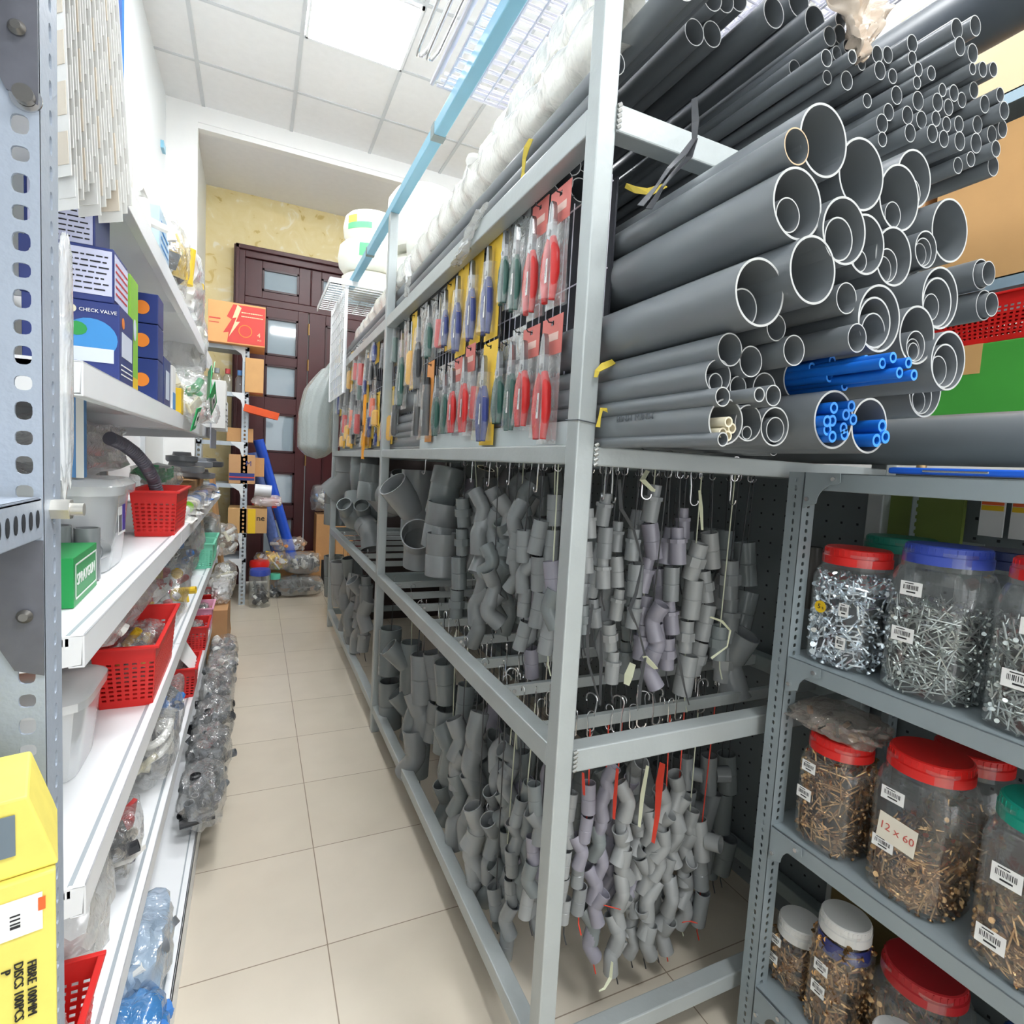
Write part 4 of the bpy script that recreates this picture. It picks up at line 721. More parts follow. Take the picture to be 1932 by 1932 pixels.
# gas-stay: the blue hand tool lying on the top shelf
tt_ = thing('blue_clamp', 'long bright blue pressed-steel tool lying on top of the jar shelving', 'tool', (1.08, .50, 1.325))
MB().prism([(0, .16), (.006, .155), (.03, .12), (.03, -.30), (0, -.30)][::-1], .004, .016).build('tool_body', pm('blue_enamel', '1f63d6', .3, 0, .05), tt_, bevel=.003)
MB().box(-.001, .002, -.0, .10, .008, .012).build('steel_rod', CHROME, tt_, bevel=.001)
MB().tube([(.014, .11, .016), (.014, .11, .021)], .008, 12).build('rivet', pm('brass_rivet', 'b89a6a', .3, .7), tt_)
# ---- jars
PET = film('clear_jar_plastic', 'f2f6f6', .04, .05, .35, .05)
ZINC = pm('zinc_screw', 'e6eef4', .2, .95, .1, 60); BRASSY = pm('yellow_zinc_screw', 'b08c60', .25, .95, .45, 40); DULL = pm('grey_zinc_screw', 'c8cecb', .28, .95, .2, 50)
def screws(n, R, z0, z1, L, rs, seed, sq=3.5, heads=True):
    """loose screws, packed against the wall of the jar and heaped on top, over a solid-looking middle"""
    q = random.Random(seed); mb = MB()
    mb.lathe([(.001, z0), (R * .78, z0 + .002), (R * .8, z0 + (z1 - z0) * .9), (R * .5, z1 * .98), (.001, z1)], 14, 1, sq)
    for i in range(n):
        top = q.random() < .22; a = q.uniform(0, 2 * pi)
        if top: rr = R * sqrt(q.random()) * .85; z = z1 + q.uniform(-.008, .008)
        else: rr = R * q.uniform(.82, .93); z = q.uniform(z0 + .004, z1)
        k = 1 / (abs(cos(a)) ** sq + abs(sin(a)) ** sq) ** (1 / sq)
        c = Vector((rr * k * cos(a), rr * k * sin(a), z)); tan = Vector((-sin(a), cos(a), 0)); up = Vector((0, 0, 1)); nrm = Vector((cos(a), sin(a), 0))
        b = q.uniform(0, 2 * pi); d = (tan * cos(b) + up * sin(b) * .75 + nrm * q.uniform(-.3, .2)).normalized()
        l = L * q.uniform(.6, 1); p0, p1 = c - d * l / 2, c + d * l / 2
        lim = R * .955
        for p in (p0, p1):
            m = (abs(p.x) ** sq + abs(p.y) ** sq) ** (1 / sq)
            if m > lim: p.x *= lim / m; p.y *= lim / m
            p.z = max(z0 + .002, p.z)
        mb.tube([p0, p0 + (p1 - p0) * .82, p1], rs, 5, rr=[1, 1, .25], caps=False)
        if heads: mb.tube([p0 - (p1 - p0).normalized() * rs * .5, p0 + (p1 - p0).normalized() * rs * .9], rs * 2.5, 8, rr=[1, .5])
    return mb
def jar(x, y, z, R, H, lidmat, fill, fmat, label, seed=1, L=.045, rs=.0016, stickers=(), cap=None, n=620, rot=0, tilt=None, neckmat=None):
    t = thing('screw_jar', label, 'jar', (x, y, z), 'clear plastic jars of screws and bolts')
    if tilt: t.rotation_euler = tilt
    hb = H - .035
    MB().lathe([(.001, .001), (R * .9, .001), (R * .99, .008), (R, .02), (R, hb * .40), (R * .985, hb * .42), (R, hb * .44), (R, hb * .86), (R * .9, hb * .95), (R * .84, hb * .97), (R * .84, H - .01)], 40, sq=3.2).build('jar_body', PET, t)
    lr = R * .93; h0 = H - .034
    lid = MB().lathe([(lr * .9, h0), (lr * 1.0, h0), (lr * 1.0, h0 + .016), (lr * .955, h0 + .018), (lr * .94, h0 + .032), (lr * .90, h0 + .034), (.001, h0 + .034)], 44)
    lo = lid.build('lid', lidmat, t, ang=25)
    rb = MB()
    for k in range(36):
        a = 2 * pi * k / 36; rb.box(lr * .94, lr * .962, -.0012, .0012, h0 + .0185, h0 + .030, M=Matrix.Rotation(a, 4, 'Z'))
    rb.build('grip_ribs', lidmat, lo)
    zt = hb * fill
    so = screws(n, R * .97, .004, zt, L, rs, seed).build('loose_screws', [fmat, pm('screw_heap_core_' + fmat.name, {'zinc_screw': '3c444c', 'grey_zinc_screw': '343836'}.get(fmat.name, '2a2018'), .5, .4, .6, 120)], t); so['kind'] = 'stuff'  # dark core colour stands in for shade in the gaps between screws
    for (dy, dz, w, h) in stickers:
        M = face_aisle_from_right((-R * .9 - .006, dy, dz)); M = Matrix.Translation((0, 0, 0)) @ M
        # the flat front of the rounded-square jar
        kx = R; M = face_aisle_from_right((-kx - .0008, dy, dz)); sticker(M, w, h, t)
    return t
J1 = jar(1.135, .735, .930, .068, .245, RED, .80, ZINC, 'red-lidded jar full of shiny zinc screws with a round yellow sticker', 1, .040, .0024, ((-.028, .125, .02, .026), (-.028, .058, .02, .024)))
yy = MB().tube([(0, 0, 0), (0, 0, .0006)], .0125, 24).build('round_sticker', YEL, J1, M=face_aisle_from_right((-.0688, .022, .120))); lettering('5', .014, INK, Matrix.Translation((-.002, 0, .0008)), yy); lettering('%', .007, INK, Matrix.Translation((.006, -.002, .0008)), yy)
jar(1.14, .575, .930, .072, .275, BLUE, .62, DULL, 'blue-lidded jar of long zinc screws in the middle of the upper jar shelf', 2, .062, .0015, ((.014, .195, .036, .025), (.020, .110, .038, .026)))
jar(1.135, .408, .930, .072, .275, RED, .62, DULL, 'jar of long zinc screws cut off by the photo edge on the upper shelf', 3, .066, .0015, ((.0, .175, .04, .026), (.01, .09, .05, .028)))
jar(1.32, .76, .930, .075, .265, GREEN, .5, DULL, 'jar with a dark green lid standing behind on the upper jar shelf', 4, .05, .0016)
jar(1.33, .56, .930, .075, .265, pm('navy_lid', '24305e', .4), .5, DULL, 'jar with a dark blue lid half hidden behind the lighter blue one', 5, .05, .0016)
J4 = jar(1.125, .72, .548, .064, .235, RED, .90, BRASSY, 'red-lidded jar of brassy bolts with a plastic bag lying on its lid', 6, .05, .0019, ((.022, .165, .03, .022), (.027, .105, .032, .024)))
J5 = jar(1.14, .562, .548, .072, .275, RED, .42, BRASSY, 'large red-lidded jar of bolts with a handwritten card on its front', 7, .055, .002, ((.018, .195, .04, .024), (.026, .098, .038, .022)))
hc = MB().box(-.033, .033, -.024, .026, 0, .0007).build('handwritten_card', pm('cream_note', 'e6dfcf', .7), J5, M=face_aisle_from_right((-.0735, .004, .13)) @ Matrix.Rotation(rad(-4), 4, 'Z'))
lettering('12 x 60', .020, pm('red_pen', 'c25a50', .6), Matrix.Translation((0, .002, .0009)), hc)
J6 = jar(1.14, .385, .548, .075, .275, pm('teal_lid', '159a84', .4), .36, BRASSY, 'green-lidded jar of bolts cut off by the right edge of the photo', 8, .05, .002, ((.02, .165, .04, .03), (.03, .055, .04, .03)))
jar(1.30, .57, .548, .07, .255, RED, .5, BRASSY, 'red-lidded jar hidden behind the jar with the handwritten card', 9, .05, .002)
WL = pm('white_lid', 'dcdbd8', .45, 0, .05)
jar(1.13, .675, .165, .052, .25, WL, .93, BRASSY, 'white-lidded jar with a blue collar, bolts up to the neck', 10, .04, .0024, ((.008, .145, .03, .024), (.01, .095, .03, .026)))
jc = bpy.data.objects['screw_jar.%03d' % 9] if 'screw_jar.009' in bpy.data.objects else None
if jc: MB().tube([(0, 0, .182), (0, 0, .210)], .0505, 36, .002, rr=[1.03, .97]).build('neck_collar', pm('dark_blue_collar', '2c3470', .25), jc)
jar(1.145, .782, .165, .05, .15, WL, .8, BRASSY, 'low white-lidded jar nearest the slotted upright on the bottom jar shelf', 11, .05, .0022, ((.02, .1, .026, .02), (.025, .055, .028, .02)), n=260)
jar(1.19, .555, .165, .075, .225, pm('dark_red_lid', 'a81c22', .4), .6, BRASSY, 'dark red-lidded jar on the bottom jar shelf behind the white lids', 12, .05, .002)
jar(1.10, .535, .165, .052, .13, WL, .8, BRASSY, 'white-lidded jar at the bottom edge of the photo', 13, .05, .0022, n=200)
jar(1.24, .38, .165, .075, .2, pm('blue_lid_dark', '20407c', .4), .6, BRASSY, 'blue-lidded jar in the bottom right corner of the photo', 14, .05, .002, n=200)
P_BAG = (1.125, .72, .786)
for i, (y, z, c) in enumerate(((.70, .165, '6a5a34'), (.45, .548, '5a4a40'))):
    tag(MB().box(1.30, 1.44, y - .1, y + .12, z, z + (.2 if i == 0 else .12)).build('dark_box', pm('dusty_box' + str(i), c, .8, 0, .2), bevel=.003), ('dusty brown box at the back of the bottom jar shelf', 'dusty box at the back of the middle jar shelf')[i], 'box')
# ---- pegboard and goods behind
PB = pm('grey_pegboard', '70787a', .6, .1, .1, 5)
def pegboard(x, y0, y1, z0, z1, label, gap=.05):
    t = thing('pegboard', label, 'pegboard', (x, (y0 + y1) / 2, z0))
    MB().box(0, .004, y0 - (y0 + y1) / 2, (y1 - y0) / 2, 0, z1 - z0).build('board', PB, t)
    hb = MB(); y = y0 + .03
    while y < y1 - .02:
        z = z0 + .03
        while z < z1 - .02: hb.box(-.0006, .001, y - (y0 + y1) / 2 - .003, y - (y0 + y1) / 2 + .003, z - z0 - .003, z - z0 + .003); z += gap
        y += gap
    hb.build('peg_holes', HOLE, t); return t
pegboard(1.475, -.1, 2.6, .0, 1.34, 'grey perforated back board behind the jars and the near fittings', .045)
pegboard(1.475, 2.62, 4.6, .0, 1.34, 'perforated back board added behind the far fittings to darken the gaps', .09)  # board added to block stray light and keep the far bay dark
tag(MB().box(.80, 1.47, 4.50, 4.53, 0, 1.9).build('shade_board', pm('dark_board_shade', '3c3230', .8, 0, .2)), 'dark board added at the far rack end in place of shade', 'board')  # added board whose dark colour replaces shade at the rack end
YG = pm('green_yellow_card', '6f7f3a', .5, 0, .15)
tag(MB().prism([(-.09, -.07), (.09, -.07), (.09, .07), (.02, .085), (-.06, .07), (-.09, .02)], 0, .012).build('green_card', YG, M=face_aisle_from_right((1.46, .80, 1.235))), 'olive green card with a pale row of marks on the back board', 'card')
for i, (y, z) in enumerate(((.655, 1.26), (.60, 1.26), (.46, 1.26), (.405, 1.26))):
    t = thing('blister_card', 'orange and yellow striped blister card on the back board, %s from the left' % ORD2[i], 'blister card', group='orange striped cards on the back board', M=face_aisle_from_right((1.45, y, z)))
    MB().box(-.022, .022, -.05, .03, 0, .004).build('card', PAPER, t)
    MB().box(-.02, .02, .018, .028, .004, .005).build('orange_band', HO, t); MB().box(-.02, .02, .006, .017, .004, .005).build('yellow_band', YEL, t)
tag(MB().tube([(1.40, 1.03, .96), (1.40, 1.03, 1.13)], .022, 20).build('bottle', pm('smoky_plastic', '53504d', .2), ), 'dim cylinder standing behind the upright on the upper jar shelf', 'bottle')
for i, (y, w_) in enumerate(((.52, .12), (.72, .1))):
    tag(MB().box(1.465, 1.468, y - w_ / 2, y + w_ / 2, 1.08, 1.19).build('grey_card', pm('grey_backing_card', '8c9492', .6)), ('grey card hanging under the nearer striped cards', 'grey card hanging under the further striped cards')[i], 'card')
# ---- shelving and cartons further back on the right
bs = thing('back_shelving', 'blue-grey shelving with cartons behind the pipe ends', 'shelving', (1.9, 1.0, 0))
BSM = pm('pale_blue_beam', '8fa6b4', .4, .1)
for z in (2.43, 1.915, 1.52, .9):
    MB().box(0, .5, -1.6, 2.5, z - .004, z).box(0, .004, -1.6, 2.5, z - .034, z).build('shelf_plate', BSM, bs)
for y in (-1.6, 2.46, .9):
    for x in (.002, .46): MB().box(x, x + .04, y, y + .003, 0, 3.0).box(x, x + .003, y, y + .04, 0, 3.0).build('upright', SH, bs)
def carton(x0, x1, y0, y1, z0, z1, label, mat=CARD, tape=True, cat='carton', face='x', group=None, name='carton'):
    cx_, cy_ = (x0 + x1) / 2, (y0 + y1) / 2
    t = thing(name, label, cat, (cx_, cy_, z0), group)
    a, b, c = (x1 - x0) / 2, (y1 - y0) / 2, z1 - z0
    MB().box(-a, a, -b, b, 0, c).build('box_body', mat, t, bevel=.003)
    if tape:
        T = pm('packing_tape', 'cda36c', .25, 0, .05); MB().box(-a - .0006, a + .0006, -.025, .025, c * .6, c + .0006).build('tape', T, t)
    return t
carton(1.93, 2.38, .62, 1.12, 1.917, 2.36, 'large brown carton behind the pipe ends on the right', pm('tan_cardboard', 'c0955f', .8, 0, .12, 6))
carton(1.94, 2.38, 1.16, 1.70, 1.917, 2.3, 'brown carton left of the largest one behind the pipes', pm('tan_cardboard2', 'b0865a', .8, 0, .12, 6))
carton(1.94, 2.38, .1, .58, 1.917, 2.38, 'brown carton at the right edge behind the pipe ends', pm('tan_cardboard3', 'b98e58', .8, 0, .12, 6))
carton(1.93, 2.36, .55, 1.3, 2.433, 2.86, 'pale carton wrapped in shiny film at the upper right corner', pm('pale_cardboard', 'dcc29a', .6, 0, .1, 6))
carton(1.93, 2.36, 1.35, 1.9, 2.433, 2.8, 'pale carton above the thin pipe ends', pm('pale_cardboard2', 'd4b78a', .6, 0, .1, 6))
gb = carton(1.905, 2.3, .80, 1.12, 1.522, 1.735, 'bright green carton under the red basket', pm('green_cardboard', '3c9a34', .6, 0, .12, 8), cat='box', name='green_box')
carton(1.91, 2.3, .45, .78, 1.522, 1.73, 'brown carton right of the bright green one', CARD)
# ================================================================ baskets, bags, boxes
def basket(x, y, z, lx, ly, h, mat, label, rot=0, group='plastic baskets on the white shelves', taper=.84, n=6, name='plastic_basket', tilt=None):
    t = thing(name, label, 'basket', (x, y, z), group); t.rotation_euler = tilt or (0, 0, rot)
    mb = MB(); a, b = lx / 2, ly / 2; th = .0022; nz_ = max(3, int(h / .016))
    def wall(P0, P1, Q0, Q1, L):
        """perforated wall between bottom edge P0-P1 and top edge Q0-Q1"""
        m = max(4, int(L / .013)); N = ((P1 - P0).cross(Q0 - P0)).normalized() * th
        def pt(u, v): return (P0.lerp(P1, u)).lerp(Q0.lerp(Q1, u), v)
        vs0, vs1 = .12, .78
        def quad(u0, u1, v0, v1):
            c = [pt(u0, v0), pt(u1, v0), pt(u1, v1), pt(u0, v1)]; mb.add(c + [p + N for p in c], [(0, 1, 2, 3), (7, 6, 5, 4), (0, 4, 5, 1), (1, 5, 6, 2), (2, 6, 7, 3), (3, 7, 4, 0)])
        quad(0, 1, 0, vs0); quad(0, 1, vs1, 1)
        for i in range(m):
            quad(i / m, (i + .42) / m, vs0, vs1)
            for k in range(nz_): quad((i + .42) / m, (i + 1) / m, vs0 + (vs1 - vs0) * (k + .5) / nz_, vs0 + (vs1 - vs0) * (k + 1) / nz_)
    B = [Vector((sx * a * taper, sy * b * taper, 0)) for sx, sy in ((-1, -1), (1, -1), (1, 1), (-1, 1))]; T = [Vector((sx * a, sy * b, h)) for sx, sy in ((-1, -1), (1, -1), (1, 1), (-1, 1))]
    for i in range(4): wall(B[i], B[(i + 1) % 4], T[i], T[(i + 1) % 4], (B[i] - B[(i + 1) % 4]).length)
    mb.box(-a * taper, a * taper, -b * taper, b * taper, 0, .003); mb.build('basket_body', mat, t)
    e = .010; MB().box(-a - e, a + e, -b - e, -b, h - .004, h + .003).box(-a - e, a + e, b, b + e, h - .004, h + .003).box(-a - e, -a, -b, b, h - .004, h + .003).box(a, a + e, -b, b, h - .004, h + .003).build('rim', mat, t, bevel=.0015)
    return t
def lumps(n, sx, sy, sz, cols, seed, kinds='mix', s=.02):
    q = random.Random(seed); mb = MB()
    for i in range(n):
        u = Vector((q.gauss(0, .36), q.gauss(0, .36), q.gauss(0, .3))); u = u if u.length < .82 else u.normalized() * .8
        c = Vector((u.x * sx, u.y * sy, sz + u.z * sz)); d = Vector((q.gauss(0, 1), q.gauss(0, 1), q.gauss(0, 1))).normalized(); l = s * q.uniform(.6, 1.6); mi = q.randrange(len(cols)); k = q.random()
        c.z = max(c.z, s * .5)
        if kinds == 'flat' or (kinds == 'mix' and k < .25):
            M = Matrix.Translation(c) @ Euler((q.random() * 6, q.random() * 6, q.random() * 6)).to_matrix().to_4x4(); mb.box(-l, l, -l * .6, l * .6, -l * .12, l * .12, mi, M)
        elif k < .7: mb.tube([c - d * l, c + d * l], s * q.uniform(.35, .6), 10, s * .08, mi)
        else: mb.tube([c - d * s * .3, c + d * s * .3], s * q.uniform(.5, .8), 12, 0, mi)
    return mb
def filmskin(sx, sy, sz, seed, amp=.22, freq=3.0, sub=4, sharp=1.0, flat=True):
    import bmesh
    bm = bmesh.new(); bmesh.ops.create_icosphere(bm, subdivisions=sub, radius=1)
    off = Vector((seed * 3.1, seed * 1.7, seed * .9))
    for v in bm.verts:
        p = v.co.copy(); m = max(abs(p.x), abs(p.y), abs(p.z)); p = p.lerp(p / m * .9, .45)
        n = noise.turbulence(p * freq * .5 + off, 3, True) ; r = noise.ridged_multi_fractal(p * freq + off, 1.0, 2.2, 4, 1.0, 2.0)
        k = 1 + amp * (n - .6) * .9 - amp * .22 * (r - 1.2) * sharp
        v.co = Vector((p.x * k * sx, p.y * k * sy, max(-1, p.z * k) * sz + sz))
        if flat and v.co.z < .002: v.co.z = .002
    me = bpy.data.meshes.new('film_skin'); bm.to_mesh(me); bm.free()
    for p in me.polygons: p.use_smooth = True
    me.set_sharp_from_angle(angle=rad(32)); return me
CLEAR = film('clear_bag_film', 'fafcfc', .10, .1, .6, .8); MILKY = film('milky_bag_film', 'f6f8f8', .38, .15); PINKF = film('pinkish_bag_film', 'f8eaea', .3, .12); BLUEF = film('blue_bag_film', '4a90d0', .5, .15); GREYF = film('grey_bag_film', 'd0d4d4', .16, .1, .6, .8)
def bag(x, y, z, sx, sy, sz, cols, label, seed, skin=None, n=26, s=.02, rot=(0, 0, 0), kinds='mix', tuft=None, group=None, amp=.22, name='plastic_bag', cat='bag', freq=3.0):
    t = thing(name, label, cat, (x, y, z), group); t.rotation_euler = rot
    me = filmskin(sx, sy, sz, seed, amp, freq); me.materials.append(skin or CLEAR); o = bpy.data.objects.new('bag_film', me); COL.objects.link(o); o.parent = t
    if cols:
        c = lumps(n, sx, sy, sz, cols, seed, kinds, s).build('bagged_goods', cols, t); c['kind'] = 'stuff'
    if tuft:
        q = random.Random(seed + 9); mb = MB(); d = Vector(tuft)
        for k in range(7):
            a = 2 * pi * k / 7; r = .010; u = Vector((cos(a), sin(a), .1)); b0 = d * .86 + u * r * .3; b1 = d * 1.12 + u * r * 2.4; b2 = d * 1.12 + Vector((cos(a + .9), sin(a + .9), .1)) * r * 2.4
            mb.add([b0, b1, b2], [(0, 1, 2)])
        mb.build('gathered_neck', skin or CLEAR, t)
    return t
C_ = lambda n, c, r=.45: pm(n, c, r, 0, .1)
WH = C_('white_goods', 'ecebe6'); YG_ = C_('yellow_goods', 'e8c22c'); BK = C_('black_goods', '24262a', .35); GY = C_('grey_goods', '6e7276', .35); OR = C_('orange_goods', 'e8902a'); RD = C_('red_goods', 'c83030'); BLG = C_('blue_goods', '3f7ec8'); GRN = C_('green_goods', '18a05c'); CRM = C_('cream_goods', 'e2dcc0'); TANG = C_('brown_goods', '9a7450')
bag(1.115, .72, .785, .075, .095, .028, [BK, TANG], 'crumpled clear bag lying on the lid of the brassy bolt jar', 140, film('smoky_bag_film', 'b8aca0', .22, .12, .5, .8), 10, .014, amp=.34)
# ================================================================ white gondola shelving on the left
gd = thing('gondola_shelving', 'white shop shelving with five shelves along the left wall', 'shelving', (-.2, .88, 0))
XL = -.2
MB().box(-.43, -.425, 0, 3.12, 0, 1.80).build('back_panel', WHITE, gd)
for y in (0, 1.07, 2.14, 3.10): MB().box(-.425, -.40, y - .015, y + .015, 0, 1.85).build('upright', pm('gondola_post', 'd4d8da', .4, .2), gd)
SZ = dict(s1=1.737, s2=1.40, s3=1.045, s4=.695, s5=.350, s0=.105)
JY = [0, 1.07, 2.14, 3.12]
def gshelf(z, ys, x1=0, depth=.40):
    for a, b in zip(ys[:-1], ys[1:]):
        a += .002; b -= .002
        mb = MB().box(-depth, x1 - .022, a, b, z - .012, z).box(x1 - .022, x1 - .016, a, b, z - .012, z + .001).box(x1 - .003, x1, a, b, z - .040, z + .004).box(x1 - .018, x1, a, b, z - .0405, z - .038).box(x1 - .016, x1, a, b, z + .001, z + .004)
        o = mb.build('shelf', WHITE, gd, bevel=.0015)
        MB().box(x1 - .0225, x1 - .0165, a + .01, b - .01, z + .0003, z + .0016).build('price_rail_groove', pm('grey_groove', 'a8b0b6', .4), o)
        for e in (a, b - .003): MB().prism([(-depth, -.055), (x1 - .03, -.04), (x1 - .004, -.036), (x1 - .002, .003), (-depth, .002)], 0, .0025, M=fr((0, e, z), (1, 0, 0), (0, 0, 1), (0, 1, 0))).build('shelf_bracket', WHITE, o)
gshelf(SZ['s1'], [0, 1.07, 2.26]); gshelf(SZ['s2'], [0, 1.07, 2.32]); gshelf(SZ['s3'], JY); gshelf(SZ['s4'], JY); gshelf(SZ['s5'], JY)
MB().box(-.40, .055, 0, 3.12, .085, .105).box(.05, .055, 0, 3.12, .0, .105).build('base_deck', WHITE, gd, bevel=.0015)
MB().box(.035, .0385, .0, 3.12, .1052, .1062).build('deck_groove', pm('grey_groove', 'a8b0b6', .4), gd)
def sb(px, py, shelf, dz=0): return on(px, py, 2, SZ[shelf] + .001 + dz)
def box_at(name, x, y, z, dx, dy, h, mats, label, cat='box', rotz=0, group=None, lean=0):
    t = thing(name, label, cat, (x, y, z), group); t.rotation_euler = (0, lean, rotz)
    MB().box(-dx / 2, dx / 2, -dy / 2, dy / 2, 0, h).build('box_body', mats, t, bevel=.0015)
    return t
def decal(t, x0, x1, z0, z1, plane, off, mat, name='printed_panel', pts=None):
    """flat print on a face: plane 'e' (+x) or 'n' (-y); x0..x1 across, z0..z1 up"""
    M = face_aisle_from_left((off, 0, 0)) if plane == 'e' else face_near((0, off, 0))
    mb = MB().prism(pts, 0, .0006) if pts else MB().box(x0, x1, z0, z1, 0, .0006)
    return mb.build(name, mat, t, M=M)
def disc(n, cx, cy, rx, ry=None): return [(cx + rx * cos(2 * pi * k / n), cy + (ry or rx) * sin(2 * pi * k / n)) for k in range(n)]
NAVY = pm('navy_print', '28387a', .35, 0, .08); LIME = pm('lime_print', '8cc83c', .4, 0, .2, 6); LILAC = pm('pale_lilac_panel', 'cfd2ea', .5); SKYP = pm('sky_print', '3f8fd0', .4); ORP = pm('orange_print', 'e8842c', .4); PIPEW = pm('pale_pipe_print', 'd4dcec', .4); GRNP = pm('green_print', '2f9a4a', .4)
def textlines(t, x0, x1, z0, z1, n, plane, off, mat=INK):
    q = random.Random(n); M = face_aisle_from_left((off, 0, 0)) if plane == 'e' else face_near((0, off, 0)); mb = MB(); h = (z1 - z0) / n
    for i in range(n):
        z = z1 - (i + .5) * h; x = x0
        while x < x1 - .004:
            w_ = min(q.uniform(.004, .016), x1 - x); mb.box(x, x + w_, z - h * .13, z + h * .13, 0, .0005); x += w_ + .0025
        if q.random() < .15: pass
    return mb.build('small_print', mat, t, M=M)
# --- shelf two: valve boxes
P = sb(215, 735, 's2')
t = box_at('check_valve_box', -.266, 1.165, 1.401, .125, .11, .125, NAVY, 'large navy check valve box with a valve picture, nearest on its shelf')
decal(t, 0, 0, 0, 0, 'n', -.0552, SKYP, 'picture_oval', disc(24, .024, .066, .036, .032)); decal(t, 0, 0, 0, 0, 'n', -.0557, GRNP, 'picture_trees', disc(12, .006, .080, .014, .011)); decal(t, -.01, .055, .03, .052, 'n', -.0562, PIPEW, 'valve_picture')
lettering('CHECK VALVE', .0078, STK, face_near((.034, -.0562, .110)), t); decal(t, 0, 0, 0, 0, 'n', -.0557, CRM, 'round_badge', disc(20, .0, .110, .006))
decal(t, -.04, .04, .045, .085, 'e', .0627, PIPEW, 'valve_picture'); textlines(t, -.045, .045, .012, .035, 3, 'e', .0627, STK); decal(t, 0, 0, 0, 0, 'e', .0627, ORP, 'round_badge', disc(18, -.03, .1, .009))
t = box_at('check_valve_box', -.272, 1.165, 1.527, .12, .105, .085, NAVY, 'navy box with white panel standing on the large check valve box')
decal(t, -.02, .058, .01, .08, 'n', -.0532, LILAC, 'text_panel'); textlines(t, -.016, .054, .014, .074, 7, 'n', -.0540); decal(t, -.05, .05, .006, .078, 'e', .0607, LILAC, 'text_panel'); textlines(t, -.045, .045, .012, .07, 5, 'e', .0614, RD); decal(t, 0, 0, 0, 0, 'n', -.0532, CRM, 'round_badge', disc(18, -.04, .055, .008, .014))
t = box_at('check_valve_box', -.285, 1.18, 1.613, .09, .1, .10, NAVY, 'navy box with a lilac text panel at the top of the stack')
decal(t, -.04, .042, .004, .094, 'n', -.0507, LILAC, 'text_panel'); textlines(t, -.036, .038, .008, .088, 10, 'n', -.0514)
t = box_at('tall_green_box', -.25, 1.30, 1.401, .07, .075, .215, LIME, 'tall lime green box between the navy boxes'); lettering('PE', .02, YEL, face_near((.01, -.038, .17)), t); decal(t, 0, 0, 0, 0, 'e', .0357, PIPEW, 'bulb_picture', disc(16, 0, .12, .012, .02)); decal(t, -.03, .03, .0, .03, 'e', .0357, YEL, 'yellow_wave')
for i, (z, h) in enumerate(((1.401, .095), (1.497, .075), (1.573, .065))):
    t = box_at('small_navy_box', -.237, 1.53, z, .07, .08, h - .001, NAVY, 'small navy box with an orange badge, %s of its stack' % ('lowest', 'middle', 'top')[i], group='small navy boxes with orange badges')
    decal(t, 0, 0, 0, 0, 'n', -.0407, ORP, 'round_badge', disc(20, .004, h * .5, min(.015, h * .24)))
t = box_at('navy_product_box', -.240, 1.66, 1.401, .07, .12, .12, NAVY, 'navy box with a white tap picture, right of the lime green box'); decal(t, 0, 0, 0, 0, 'n', -.0507, PIPEW, 'tap_picture', disc(16, -.01, .065, .012, .045)); decal(t, -.0, .02, .05, .1, 'n', -.0512, SKYP, 'picture'); decal(t, -.03, .03, .02, .09, 'e', .0357, PIPEW, 'tap_picture')
t = box_at('white_product_box', -.232, 1.79, 1.401, .055, .06, .12, PAPER, 'white and blue box next to the navy tap box'); decal(t, -.026, .026, .0, .05, 'e', .0277, SKYP, 'blue_print'); decal(t, -.02, .02, .08, .12, 'n', -.0307, YEL, 'yellow_print')
t = box_at('yellow_box', -.222, 1.93, 1.401, .045, .06, .075, YEL, 'small yellow box at the shelf edge'); decal(t, -.01, .01, .035, .04, 'e', .0207, INK, 'slot')
t = box_at('brown_box', -.34, 2.35, 1.401, .12, .2, .17, CARD, 'brown cardboard box at the back of the valve box shelf')
bag(-.205, 2.08, 1.385, .085, .17, .085, [WH, CRM, GRN], 'clear bag of white fittings beside the yellow box', 21, CLEAR, 30, .022)
for i, (px, py, r, sc) in enumerate(((400, 705, .5, .05), (402, 752, -.55, .055), (370, 790, .1, .05), (395, 722, 1.2, .04))):
    P = on(px, py, 0, -.135 + .008 * i); M = Matrix.Translation(P) @ Matrix.Rotation(r, 4, 'X') @ Matrix.Rotation(.25, 4, 'Y')
    t = thing('green_header_card', 'bright green header card, %s of the four among the clear bags' % ORD2[i], 'header card', group='green header cards of bagged parts', M=M)
    MB().box(-.001, .001, -sc, sc, -sc * .5, sc * .5).build('card', pm('bright_green_card', '12a458', .4, 0, .08), t)
    MB().box(.001, .0016, -sc * .1, sc * .7, -sc * .32, sc * .3).build('label_patch', STK, t); MB().box(.0016, .002, -sc * .0, sc * .5, -sc * .1, sc * .1).build('barcode', INK, t)
for i, (y, h, w_) in enumerate(((3.0, .21, .12), (3.2, .19, .1), (3.38, .15, .1))):
    t = box_at('white_box', -.185, y - .12, 1.401, w_, .13, h, PAPER, 'plain white box %s towards the far end of the valve box shelf' % ('first', 'second', 'third')[i], group='white boxes at the far end'); textlines(t, -.04, .04, .02, h * .6, 4, 'e', w_ / 2 + .0006)
bag(-.19, 2.55, 1.401, .06, .08, .045, [RD, WH, BK], 'clear bag with a red cap in front of the white boxes', 22, CLEAR, 18, .018)
tag(MB().box(-.18, -.178, 2.75, 3.15, 1.31, 1.42).build('leaflet', pm('grey_leaflet', 'b9bccb', .5, 0, .2, 20)), 'grey printed leaflet drooping over the shelf edge by the white boxes', 'leaflet')
